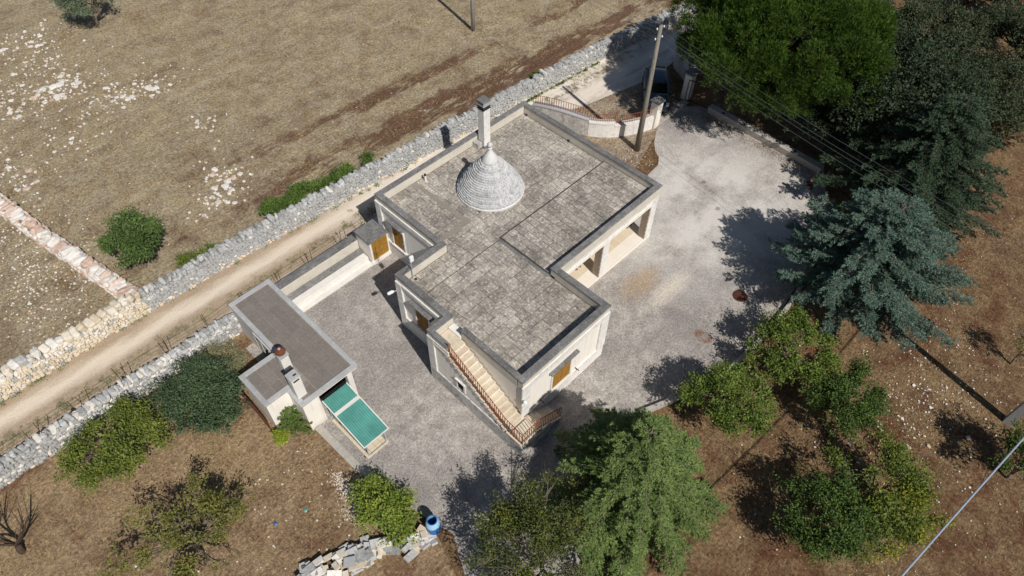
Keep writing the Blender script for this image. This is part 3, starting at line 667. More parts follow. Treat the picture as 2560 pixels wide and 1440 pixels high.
# ------------------------------------------------------------------ wall and closet between yard and track
bw = empty('boundary_wall', (0, 0, 0), 0, 'long stepped whitewashed wall with bench ledges beside the track', 'wall')
X0, X1 = 7.45, 12.62
MB().box(X0, X1, 23.48, 24.05, 0, 1.16).build('wall', 'inner', bw, 0.01)
MB().box(X0, X1, 23.50, 24.03, 1.162, 1.2).build('wall_top', 'coping', bw, 0.01)
MB().box(X0, X1, 23.16, 23.48, 0, 0.56).build('upper_ledge', 'coping', bw, 0.015)
MB().box(X0, X1, 22.72, 23.16, 0, 0.40).build('bench', 'white', bw, 0.015)
MB().box(X0, X1, 22.38, 22.72, 0, 0.13).build('footing', 'white', bw, 0.01)
cl = empty('closet', (0, 0, 0), 0, 'small plastered closet with ochre double door against the house', 'closet')
MB().box(12.66, 13.88, 22.50, 23.62, 0, 1.62).build('wall', 'cream', cl, 0.01)
MB().box(12.60, 13.89, 22.36, 23.66, 1.62, 1.75).build('roof', 'coping', cl, 0.012)
fr = MB().box(12.66, 12.78, 22.44, 22.50, 0.2, 1.62).box(13.80, 13.88, 22.44, 22.50, 0.2, 1.62).box(12.66, 13.88, 22.44, 22.50, 1.54, 1.62).build('door_frame', 'white', cl)
MB().box(12.6, 13.88, 22.34, 22.50, 0, 0.2).build('threshold', 'white', cl, 0.01)
for a, b_ in ((12.78, 13.285), (13.295, 13.80)):
    d = MB().box(a, b_, 22.455, 22.50, 0.2, 1.54).build('door', 'wood', cl)
    MB().box(a + 0.08, b_ - 0.08, 22.443, 22.455, 0.3, 0.82).box(a + 0.08, b_ - 0.08, 22.443, 22.455, 0.92, 1.44).build('door_panel', 'wood', d, 0.006)
MB().tube([(13.36, 22.455, 0.9), (13.36, 22.40, 0.9)], 0.02, 6).build('handle', 'metal', cl)

# ------------------------------------------------------------------ dry stone walls
def rock_mesh(name, seed, mat, bev=0.2, jit=0.12):
    r = random.Random(seed); bm = bmesh.new(); bmesh.ops.create_cube(bm, size=1.0)
    for v in bm.verts: v.co += Vector((r.uniform(-jit, jit), r.uniform(-jit, jit), r.uniform(-jit, jit)))
    bmesh.ops.bevel(bm, geom=list(bm.edges), offset=bev, segments=1, affect='EDGES')
    for v in bm.verts: v.co += Vector((r.uniform(-1, 1), r.uniform(-1, 1), r.uniform(-1, 1))) * 0.035
    bmesh.ops.triangulate(bm, faces=list(bm.faces))
    m = bpy.data.meshes.new(name); bm.to_mesh(m); bm.free(); m.materials.append(M[mat]); return m
ROCK = {k: [rock_mesh('stone', 10 * i + s, k) for s in range(6)] for i, k in enumerate(('rock_grey', 'rock_warm', 'rock_white', 'rock_pink'))}
RV = {id(m): (np.array([v.co for v in m.vertices]), [tuple(p.vertices) for p in m.polygons]) for l in ROCK.values() for m in l}
def xf(loc, rot, sc):
    return Matrix.Translation(loc) @ rot.to_4x4() @ Matrix.Diagonal((*sc, 1.0))
def emit_stones(lst, parent, limit, name, restname):
    """lst: (matrix, mesh, priority). the nearest become objects, the rest one joined part per material"""
    lst = sorted(lst, key=lambda s: s[2]); rest = {}
    for i, (mx, me, pr) in enumerate(lst):
        if i < limit:
            o = link(name, me, None, parent); o.matrix_local = mx
        else: rest.setdefault(me.materials[0].name, []).append((mx, me))
    for mn, L in rest.items():
        V = []; F = []; off = 0
        for mx, me in L:
            v, f = RV[id(me)]; A = np.array(mx); V.append(v @ A[:3, :3].T + A[:3, 3]); F += [tuple(a + off for a in q) for q in f]; off += len(v)
        m = bpy.data.meshes.new(restname); m.from_pydata(np.concatenate(V).tolist(), [], F); m.update()
        o = link(restname, m, bpy.data.materials[mn], parent); o['kind'] = 'stuff'
def drystone(name, label, path, w0, w1, h, rowh, l0, l1, pick, cop, limit=300, both=True, prio=None):
    root = empty(name, (0, 0, 0), 0, label, 'wall')
    P = [Vector((x, y, 0)) for x, y in path]; stones = []
    core = MB()
    for i in range(len(P) - 1):
        a, b = P[i], P[i + 1]; t = (b - a); L = t.length; t.normalize(); n = Vector((t.y, -t.x, 0))   # n: right hand side of the path
        j0 = len(core.v); e = 0.10
        for q in (a, b):
            core.v += [tuple(q + n * (w0 / 2 - e)), tuple(q - n * (w0 / 2 - e)), tuple(q - n * (w1 / 2 - e) + Vector((0, 0, h - 0.05))), tuple(q + n * (w1 / 2 - e) + Vector((0, 0, h - 0.05)))]
        core.f += [(j0, j0 + 4, j0 + 7, j0 + 3), (j0 + 3, j0 + 7, j0 + 6, j0 + 2), (j0 + 2, j0 + 6, j0 + 5, j0 + 1), (j0, j0 + 3, j0 + 2, j0 + 1), (j0 + 4, j0 + 5, j0 + 6, j0 + 7)]
        ang = math.atan2(t.y, t.x)
        for side in ((1, -1) if both else (1,)):
            z = 0.0
            while z < h - 0.03:
                hr = min(rnd.uniform(*rowh), h - z + 0.04); s = -rnd.random() * 0.2
                while s < L:
                    l = rnd.uniform(l0, l1) * (1.25 if side < 0 else 1.0); f = (z + hr / 2) / h; off = (w0 + (w1 - w0) * f) / 2
                    c = a + t * (s + l / 2) + n * side * (off - 0.09 + rnd.uniform(-0.025, 0.03)); c.z = z + hr / 2 + rnd.uniform(-0.05, 0.05)
                    rot = Matrix.Rotation(ang + rnd.uniform(-0.2, 0.2), 3, 'Z') @ Matrix.Rotation(rnd.uniform(-0.3, 0.3), 3, 'Y') @ Matrix.Rotation(rnd.uniform(-0.12, 0.12), 3, 'X')
                    me = rnd.choice(ROCK[pick(c)]); pr = (c - Vector((0, 0, 29))).length + (0 if side > 0 else 40)
                    stones.append((xf(c, rot, (l * rnd.uniform(0.9, 1.12), rnd.uniform(0.2, 0.28), hr * rnd.uniform(0.85, 1.35))), me, pr)); s += l
                z += hr
        # coping
        s = 0.0
        while s < L:
            cl_, cwid, ch_, tilt = cop(a + t * s); c = a + t * (s + cl_ / 2); c.z = h + ch_ * 0.36
            rot = Matrix.Rotation(ang + rnd.uniform(-0.35, 0.35), 3, 'Z') @ Matrix.Rotation(rnd.uniform(-tilt, tilt), 3, 'Y') @ Matrix.Rotation(rnd.uniform(-0.25, 0.25), 3, 'X'); c += n * rnd.uniform(-0.07, 0.07); cwid *= rnd.uniform(0.75, 1.1); c.z += rnd.uniform(-0.06, 0.04)
            me = rnd.choice(ROCK[pick(c)]); stones.append((xf(c, rot, (cl_ * 1.02, cwid, ch_)), me, (c - Vector((0, 0, 29))).length - 6)); s += cl_
    core.build('wall_core', 'core', root)
    emit_stones(stones, root, limit, 'stone', 'small_stones')
    return root
def pick_far(c):
    if c.x < 2.6: return 'rock_warm' if rnd.random() < 0.72 else ('rock_grey' if rnd.random() < 0.5 else 'rock_white')
    if c.z < 0.2 and rnd.random() < 0.4: return 'rock_warm'
    return 'rock_grey' if rnd.random() < 0.95 else 'rock_white'
def cop_far(c):
    if c.x < 2.6: return (rnd.uniform(0.24, 0.40), rnd.uniform(0.5, 0.66), rnd.uniform(0.30, 0.42), 0.2)
    return (rnd.uniform(0.11, 0.28), rnd.uniform(0.32, 0.62), rnd.uniform(0.16, 0.32), 0.35)
drystone('dry_stone_wall', 'long grey dry stone wall along the far side of the dirt track',
         [(-14, 28.42), (1.7, 28.35), (9.0, 28.12), (16, 27.75), (29, 27.0), (36, 26.5), (42, 25.8), (52, 23.9)], 0.80, 0.58, 1.0, (0.08, 0.17), 0.09, 0.26, pick_far, cop_far, 300, False)
drystone('dry_stone_wall', 'grey dry stone wall between the garden and the dirt track',
         [(-14, 23.98), (-6, 24.0), (5.2, 23.82)], 0.62, 0.50, 1.05, (0.08, 0.17), 0.09, 0.26, lambda c: 'rock_grey' if rnd.random() < 0.8 else ('rock_warm' if c.z < 0.3 else 'rock_white'),
         lambda c: (rnd.uniform(0.12, 0.28), rnd.uniform(0.3, 0.54), rnd.uniform(0.14, 0.28), 0.35), 300, True)
drystone('dry_stone_wall', 'low whitish rubble wall with reddish stains dividing the field',
         [(-1.9, 50), (0.1, 42.5), (1.05, 36.3), (2.25, 30.2), (2.6, 28.7)], 0.95, 0.8, 0.42, (0.12, 0.24), 0.16, 0.42, lambda c: 'rock_pink' if rnd.random() < 0.42 else 'rock_white',
         lambda c: (rnd.uniform(0.16, 0.42), rnd.uniform(0.35, 0.9), rnd.uniform(0.2, 0.42), 0.4), 300, True)

# wire fence on the garden wall and boundary wall
fence = empty('wire_fence', (0, 0, 0), 0, 'thin rusty wire fence on top of the garden wall by the track', 'fence')
posts = [(-4.47, 24.1, 1.9), (-4.0, 24.16, 1.85), (-2.49, 24.15, 1.9), (-2.1, 24.15, 1.9), (-0.33, 24.12, 2.2), (0.0, 24.15, 2.0), (1.84, 24.1, 2.1), (2.0, 24.1, 2.1), (3.99, 24.0, 2.15), (5.95, 24.1, 2.0), (6.15, 24.1, 2.0), (7.98, 23.98, 1.95), (8.12, 23.98, 1.98), (9.85, 23.98, 1.95), (10.04, 23.96, 2.05), (11.95, 23.98, 1.95), (12.24, 23.95, 2.05)]
for i, (x, y, z) in enumerate(posts):
    lx = rnd.uniform(-0.06, 0.06); MB().tube([(x, y, 1.0), (x + lx, y + rnd.uniform(-0.03, 0.03), z)], 0.016, 5).build('post', 'rust_dark', fence)
for zz in (1.85, 1.6, 1.4):
    MB().tube([(-8, 24.12, zz)] + [(p[0], p[1] + 0.02, zz + rnd.uniform(-0.02, 0.02)) for p in posts] + [(13.7, 24.0, zz)], 0.005 if zz > 1.8 else 0.003, 4).build('wire', 'metal_dark', fence)

# ------------------------------------------------------------------ outbuilding
ob = empty('outbuilding', (0, 0, 0), 0, 'low white outbuilding with slab roof and two white chimneys', 'outbuilding')
OH = 2.22
MB().box(5.25, 7.38, 17.7, 23.45, 0, OH).build('wall', 'white', ob)
MB().box(4.5, 5.32, 16.55, 17.7, 0, OH).build('wall', 'cream', ob)
MB().box(3.42, 5.25, 17.7, 19.65, 0, OH - 0.02).build('wall', 'cream', ob)
MB().box(6.86, 7.12, 16.6, 16.86, 0, OH).build('column', 'white', ob, 0.01)
MB().box(5.32, 7.38, 16.55, 17.7, OH - 0.18, OH).build('porch_slab', 'white', ob)
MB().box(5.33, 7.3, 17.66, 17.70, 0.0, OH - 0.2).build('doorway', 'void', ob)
rb = MB().box(5.2, 7.43, 16.48, 23.52, OH, OH + 0.06).box(4.45, 5.2, 16.48, 17.62, OH, OH + 0.06).build('roof', 'mortar_pale', ob)
rb2 = MB().box(3.37, 5.2, 17.62, 19.7, OH - 0.02, OH + 0.045).build('annex_roof', 'mortar_pale', ob)
sl2 = []; keep = slabs; slabs = sl2
lay(5.42, 5.96, 16.72, 23.28, OH + 0.062, rb, 0.6, 0.36, 0.86, 'y', None, 0.022); lay(5.96, 6.36, 16.72, 23.28, OH + 0.062, rb, 0.5, 0.36, 0.8, 'y', None, 0.022); lay(6.36, 6.86, 16.72, 23.28, OH + 0.062, rb, 0.6, 0.36, 0.8, 'y', None, 0.022); lay(6.86, 7.20, 16.72, 23.28, OH + 0.062, rb, 0.5, 0.36, 0.8, 'y', None, 0.022)
lay(4.70, 5.40, 16.72, 17.45, OH + 0.062, rb, 0.36, 0.4, 0.6, 'y', None, 0.03)
lay(3.60, 5.05, 17.86, 19.46, OH + 0.047, rb2, 0.46, 0.42, 0.62, 'y', None, 0.03)
S2 = slab_mesh('roof_slab'); S2.materials.append(M['slab_small'])
place_slabs(sl2, S2, 'roof_slab', 300, 'roof_slabs', 'slab_small', 0.03); slabs = keep
def edge(x0, x1, y0, y1, z=OH + 0.055): MB().box(x0, x1, y0, y1, z, z + 0.055).build('roof_edge', 'edge', ob, 0.01)
for k in range(4): edge(7.22, 7.45, 16.70 + k * 1.65, 16.69 + (k + 1) * 1.65)
edge(4.43, 7.45, 16.46, 16.70); edge(5.18, 7.45, 23.30, 23.54); edge(5.18, 5.40, 19.72, 23.30); edge(4.43, 4.68, 16.70, 17.60)
edge(3.35, 3.58, 17.60, 19.72, OH + 0.04); edge(3.58, 5.18, 19.48, 19.72, OH + 0.04); edge(3.58, 4.68, 17.60, 17.84, OH + 0.04)
c1 = MB().box(4.98, 5.38, 18.48, 18.88, OH, 3.22).build('chimney', 'white', ob, 0.012)
MB().box(4.94, 5.42, 18.44, 18.92, 3.22, 3.34).build('chimney_cap', 'edge', c1, 0.012)
MB().lathe([(0.15, 3.34), (0.15, 3.40), (0.22, 3.42), (0.235, 3.48), (0.20, 3.58), (0.10, 3.65), (0.05, 3.66)], 5.18, 18.68, 14).build('cowl', 'terracotta', c1)
fl = MB()
for k in range(14):
    a = 2 * math.pi * k / 14; fl.tube([(5.18 + 0.245 * math.cos(a), 18.68 + 0.245 * math.sin(a), 3.46), (5.18 + 0.21 * math.cos(a), 18.68 + 0.21 * math.sin(a), 3.575), (5.18 + 0.10 * math.cos(a), 18.68 + 0.10 * math.sin(a), 3.66)], 0.022, 4)
fl.build('cowl_flutes', 'terracotta', c1)
MB().tube([(5.18, 18.68, 3.65), (5.18, 18.68, 3.685)], 0.06, 10).build('cowl_cap', 'concrete_pale', c1)
c2 = MB().box(4.58, 5.02, 16.88, 17.30, OH + 0.05, 3.72).build('chimney', 'white', ob, 0.012)
MB().prism([(4.55, 16.85), (5.05, 16.85), (5.05, 17.33), (4.55, 17.33)], 3.72, 3.80).build('chimney_cap', 'edge', c2, 0.02)
MB().box(4.66, 4.94, 16.865, 16.885, 3.55, 3.64).build('vent_slot', 'void', c2)
MB().box(4.80, 4.95, 17.0, 17.08, 3.80, 3.803).build('vent_slot', 'void', c2)
wd = MB().box(5.19, 5.25, 20.25, 21.75, 0.25, 1.75).build('window', 'edge', ob)
MB().box(5.18, 5.19, 20.35, 21.65, 0.35, 1.65).build('pane', 'glass', wd)
for yy in (20.35, 21.0, 21.6): MB().box(5.165, 5.18, yy, yy + 0.06, 0.35, 1.65).build('window_bar', 'white', wd)

# iron railing against the annex
rail = empty('garden_railing', (0, 0, 0), 0, 'rusty brown iron railing leaning along the outbuilding annex', 'railing')
railing(rail, 'rail', [(3.22, 20.6, 0), (3.2, 19.0, 0), (3.16, 17.75, 0)], 24, 0.95, 'rust_dark', 0.012, 0.018, 'bar')

# green kennel canopy
kn = empty('kennel', (0, 0, 0), 0, 'wire kennel with green corrugated roof beside the outbuilding', 'kennel')
def corrug(name, x0, x1, y0, z0, y1, z1, mat, amp=0.02, pitch=0.1):
    b = MB(); n = int((x1 - x0) / pitch) * 4
    for k in range(n + 1):
        x = x0 + (x1 - x0) * k / n; dz = amp * math.sin(2 * math.pi * k / 4); b.v += [(x, y0, z0 + dz), (x, y1, z1 + dz), (x, y0, z0 + dz - 0.004), (x, y1, z1 + dz - 0.004)]
    for k in range(n):
        i = k * 4; b.f += [(i, i + 4, i + 5, i + 1), (i + 2, i + 3, i + 7, i + 6)]
    return b.build(name, mat, kn)
kx0, kx1 = 5.40, 6.70
corrug('roof_sheet', kx0, kx1, 13.68, 1.10, 15.58, 1.42, 'green_sheet'); corrug('roof_sheet', kx0 + 0.02, kx1, 15.72, 1.45, 16.54, 1.55, 'green_sheet')
MB().box(kx0 - 0.01, kx1 + 0.01, 15.56, 15.74, 1.43, 1.46).build('flashing', 'white', kn)
for (x0, x1, y0, y1, z0_, z1_) in ((kx0 - 0.03, kx0, 13.66, 16.54, 1.09, 1.57), (kx1, kx1 + 0.03, 13.66, 16.54, 1.09, 1.57)):
    MB().tube([((x0 + x1) / 2, y0, z0_), ((x0 + x1) / 2, y1, z1_)], 0.032, 4).build('roof_rail', 'white', kn)
MB().tube([(kx0 - 0.01, 13.67, 1.10), (kx1 + 0.01, 13.67, 1.10)], 0.032, 4).build('roof_rail', 'white', kn)
for (x, y, h) in ((5.52, 13.75, 1.1), (6.5, 13.75, 1.1), (5.52, 15.6, 1.4), (6.5, 15.6, 1.4), (5.52, 16.45, 1.5), (6.5, 16.45, 1.5)):
    MB().box(x - 0.02, x + 0.02, y - 0.02, y + 0.02, 0, h).build('post', 'metal', kn)
for x in (5.52, 6.5):
    for k in range(22):
        y = 13.82 + k * 0.12; MB().tube([(x, y, 0.02), (x, y, 1.08 + (y - 13.7) * 0.165)], 0.008, 4).build('bar', 'metal' if x > 6 else 'green_side', kn)
    MB().tube([(x, 13.75, 0.1), (x, 16.45, 0.1)], 0.015, 4).build('bottom_rail', 'metal', kn)
MB().tube([(5.52, 13.73, 0.08), (6.5, 13.73, 0.08)], 0.018, 4).build('bottom_rail', 'metal', kn)
for i in range(4):
    for j in range(9):
        box('floor_tile', 'tile_beige', kn, 5.40 + i * 0.30, 5.685 + i * 0.30, 13.66 + j * 0.30, 13.945 + j * 0.30, 0.004, 0.03)
kb = MB().prism([(4.58, 16.5), (4.66, 13.6), (4.95, 12.4), (5.0, 11.2), (5.28, 11.2), (5.28, 12.5), (4.98, 13.7), (4.92, 16.5)], 0.0, 0.10).build('kerb', 'kerb', None); kb['kind'] = 'structure'

# ------------------------------------------------------------------ entrance: curved wall, railing, pillars, gate
ew = empty('entrance_wall', (0, 0, 0), 0, 'curved rendered entrance wall with white coping below rusty railing', 'wall')
curve = [(28.0, 25.0), (28.3, 23.9), (28.75, 22.7), (29.35, 21.4), (30.1, 20.45), (31.0, 19.75), (32.0, 19.25), (32.75, 19.0)]
def smooth_path(pts, n):
    P = [np.array(p, float) for p in pts]; P = [2 * P[0] - P[1]] + P + [2 * P[-1] - P[-2]]; out = []
    for i in range(1, len(P) - 2):
        for k in range(n):
            t = k / n; out.append(0.5 * ((2 * P[i]) + (-P[i - 1] + P[i + 1]) * t + (2 * P[i - 1] - 5 * P[i] + 4 * P[i + 1] - P[i + 2]) * t * t + (-P[i - 1] + 3 * P[i] - 3 * P[i + 1] + P[i + 2]) * t ** 3))
    out.append(P[-2]); return out
sp = smooth_path(curve, 6)
def ribbon(path, half, hfun, z0=0.0):
    b = MB(); n = len(path)
    for k in range(n):
        d = path[min(k + 1, n - 1)] - path[max(k - 1, 0)]; d = d / np.linalg.norm(d); nn = np.array([d[1], -d[0]]); z1 = hfun(k / (n - 1)); za = z0 if not callable(z0) else z0(k / (n - 1))
        for s_, z in ((1, za), (1, z1), (-1, z1), (-1, za)): q = path[k] + nn * half * s_; b.v.append((q[0], q[1], z))
    for k in range(n - 1):
        i = k * 4
        for j in range(4): b.f.append((i + j, i + (j + 1) % 4, i + 4 + (j + 1) % 4, i + 4 + j))
    b.f += [(0, 1, 2, 3), ((n - 1) * 4 + 3, (n - 1) * 4 + 2, (n - 1) * 4 + 1, (n - 1) * 4)]
    return b
i1, i2 = int(len(sp) * 0.42), int(len(sp) * 0.62)
hA = lambda f: 1.25 + 0.25 * math.sin(min(1.0, f) * math.pi)
ribbon(sp[:i1 + 1], 0.2, lambda f: 1.15 + 0.22 * math.sin(f * 3.0)).build('wall_section', 'limeold', ew)
ribbon(sp[i1:i2 + 1], 0.2, lambda f: 1.02).build('wall_section', 'lime', ew); ribbon(sp[i2:], 0.2, lambda f: 0.85).build('wall_section', 'lime', ew)
ribbon(sp[:i1 + 1], 0.23, lambda f: 1.22 + 0.22 * math.sin(f * 3.0), lambda f: 1.152 + 0.22 * math.sin(f * 3.0)).build('coping', 'edge', ew)
ribbon(sp[i1:i2 + 1], 0.24, lambda f: 1.10, 1.022).build('coping', 'white', ew); ribbon(sp[i2:], 0.24, lambda f: 0.93, 0.852).build('coping', 'white', ew)
er = empty('entrance_railing', (0, 0, 0), 0, 'rusty spiked railing standing on the curved entrance wall', 'railing')
railing(er, 'rail', [(p[0], p[1], 1.22 + 0.22 * math.sin(3.0 * k / i1)) for k, p in enumerate(sp[:i1 + 1])], 24, 0.62, 'rust', 0.012, 0.014, 'bar')
railing(er, 'rail', [(p[0], p[1], 1.10) for p in sp[i1:i2 + 1]], 14, 0.55, 'rust', 0.011, 0.014, 'bar'); railing(er, 'rail', [(p[0], p[1], 0.93) for p in sp[i2:]], 22, 0.6, 'rust', 0.011, 0.014, 'bar')
def pillar(x, y, label, mat):
    r = empty('gate_pillar', (0, 0, 0), 0, label, 'pillar', 'pillars of the entrance gate')
    MB().box(x - 0.27, x + 0.27, y - 0.27, y + 0.27, 0, 1.95).build('shaft', mat, r, 0.015)
    MB().prism([(x - 0.36, y - 0.36), (x + 0.36, y - 0.36), (x + 0.36, y + 0.36), (x - 0.36, y + 0.36)], 1.95, 2.06).build('cap', 'coping', r, 0.02)
pillar(33.0, 18.95, 'sunlit cream gate pillar with grey cap behind the leaning pole', 'cream')
pillar(37.0, 19.2, 'shaded gate pillar under the pine beside the car', 'lime')
gt = empty('gate_leaf', (33.28, 18.85, 0), R(62), 'narrow open rusty gate leaf hinged on the sunlit pillar', 'gate')
MB().box(0, 0.05, -0.02, 0.02, 0.05, 1.75).box(0.42, 0.47, -0.02, 0.02, 0.05, 1.75).box(0, 0.47, -0.022, 0.022, 1.72, 1.77).box(0, 0.47, -0.022, 0.022, 0.05, 0.1).build('frame', 'rust', gt)
g2 = empty('gate_leaf', (36.72, 19.1, 0), R(-80), 'shaded brown iron gate leaf folded back against the far pillar', 'gate')
MB().box(0, 1.7, -0.025, 0.025, 1.6, 1.66).box(0, 1.7, -0.025, 0.025, 0.06, 0.12).box(0, 0.05, -0.024, 0.024, 0.06, 1.66).box(1.65, 1.7, -0.024, 0.024, 0.06, 1.66).build('frame', 'rust_dark', g2)
for k in range(13): MB().box(0.12 + k * 0.12, 0.14 + k * 0.12, -0.01, 0.01, 0.1, 1.62).build('bar', 'rust_dark', g2)
sill = MB().box(33.3, 36.7, 18.72, 19.2, 0.0, 0.06).build('gate_threshold', 'kerb', None, 0.01); sill['kind'] = 'structure'
w2 = empty('entrance_wall', (0, 0, 0), 0, 'short curved grey wall behind the shaded gate pillar', 'wall')
sp2 = smooth_path([(37.3, 19.45), (38.4, 19.9), (39.0, 20.7), (39.6, 21.8), (40.6, 22.4)], 6)
ribbon(sp2, 0.28, lambda f: 1.35 + 0.2 * math.sin(f * 3.1)).build('wall_section', 'limeold', w2); ribbon(sp2, 0.31, lambda f: 1.43 + 0.2 * math.sin(f * 3.1), lambda f: 1.352 + 0.2 * math.sin(f * 3.1)).build('coping', 'coping', w2)
# low bench wall along the right of the yard
lw = empty('bench_wall', (0, 0, 0), 0, 'low grey concrete bench wall in shade at the yard edge', 'wall')
MB().prism([(36.75, 17.3), (37.25, 17.3), (37.05, 8.9), (36.55, 8.9)], 0, 0.42).build('bench', 'kerb', lw, 0.015)
for y in (16.2, 14.6, 12.2, 10.9): MB().tube([(36.9, y, 0.42), (36.9, y, 0.44)], 0.09, 8).build('drain_hole', 'void', lw)
lw2 = empty('retaining_wall', (0, 0, 0), 0, 'low pale kerb wall between the yard and the citrus trees', 'wall')
ribbon(smooth_path([(15.6, 6.5), (17.9, 5.62), (20.7, 4.92), (25.3, 4.8), (29.5, 5.45), (33.4, 6.4)], 5), 0.10, lambda f: 0.28).build('wall_section', 'kerb', lw2)

# ------------------------------------------------------------------ poles and wires
def pole(x, y, h, r0, r1, label, mat, square=False, lean=(0, 0)):
    r = empty('utility_pole', (x, y, 0), 0, label, 'pole', 'poles of the overhead line')
    if square: b = MB(); b.v = []; n = 4; MB_ = b.tube([(0, 0, -0.1), (lean[0], lean[1], h)], [r0, r1], 4)
    else: b = MB().tube([(0, 0, -0.1), (lean[0] * 0.5, lean[1] * 0.5, h * 0.5), (lean[0], lean[1], h)], [r0, (r0 + r1) / 2, r1], 14)
    b.build('shaft', mat, r, smooth=not square)
    for z, sgn in ((h - 0.25, 1), (h - 0.25, -1), (h - 0.85, 1), (h - 0.85, -1)):
        k = MB().tube([(lean[0], lean[1], z - 0.1), (lean[0] + sgn * 0.22, lean[1] - sgn * 0.05, z - 0.08), (lean[0] + sgn * 0.24, lean[1] - sgn * 0.05, z + 0.06)], 0.014, 5).build('hook', 'metal_dark', r)
        MB().lathe([(0.03, z + 0.04), (0.05, z + 0.08), (0.045, z + 0.14), (0.02, z + 0.16)], lean[0] + sgn * 0.24, lean[1] - sgn * 0.05, 8).build('insulator', 'plasterbox', k)
    return r
pole(30.36, 18.2, 8.6, 0.19, 0.10, 'tall tapering concrete pole standing beside the entrance wall', 'concrete')
pole(32.42, 35.35, 8.6, 0.15, 0.09, 'pale pole standing alone in the dry field', 'concrete_pale')
pole(27.45, -5.9, 8.6, 0.26, 0.16, 'square pale concrete pole at the right edge of the orchard', 'concrete_pale', True)
def sag(a, b, s, n=16):
    a = Vector(a); b = Vector(b); return [a.lerp(b, k / n) - Vector((0, 0, s * 4 * (k / n) * (1 - k / n))) for k in range(n + 1)]
rank = {1: 'uppermost', 0: 'second', 3: 'third', 2: 'lowest'}
for i, (dx, z) in enumerate(((0.24, 8.5), (-0.24, 8.5), (0.24, 7.9), (-0.24, 7.9))):
    o = MB().tube(sag((30.36 + dx, 18.2 - dx * 0.2, z), (27.45 + dx, -5.9, z + 0.1), 0.55), 0.006, 4, False).build('overhead_wire', 'wire')
    tag(o, rank[i] + ' of four thin wires crossing the tree tops right of the pole', 'wire', 'wires crossing the tree tops')
    o = MB().tube(sag((30.36 + dx, 18.2, z), (32.42 + dx, 35.35, z + 0.1), 0.4), 0.006, 4, False).build('overhead_wire', 'wire')
    tag(o, rank[i] + ' of four thin wires leaving the pole over the field', 'wire', 'wires running over the field')
o = MB().tube(sag((27.4, -5.9, 8.3), (2.0, -2.8, 7.4), 0.75, 24), 0.032, 8, False).build('overhead_cable', 'cable')
tag(o, 'thick pale twisted cable crossing the lower right orchard', 'cable')

# ------------------------------------------------------------------ plants
def tubes_to(parent, b, mat, name='trunk'): return b.build(name, mat, parent, smooth=True)
def limb(b, a, c, r0, r1, bend=0.15, seg=4, sides=6):
    a = np.array(a, float); c = np.array(c, float); L = np.linalg.norm(c - a); off = rdir(1)[0] * L * bend
    pts = []; rr = []
    for k in range(seg + 1):
        t = k / seg; pts.append(tuple(a * (1 - t) + c * t + off * math.sin(math.pi * t))); rr.append(r0 + (r1 - r0) * t)
    b.tube(pts, rr, sides); return pts

def lobes_in(n, R3, low=-0.3, hollow=0.45):
    """lobe centres spread through an uneven dome"""
    out = []
    while len(out) < n:
        d = rdir(1)[0]
        if d[2] < low: continue
        out.append(d * R3 * rng.uniform(hollow, 0.82))
    return np.array(out)

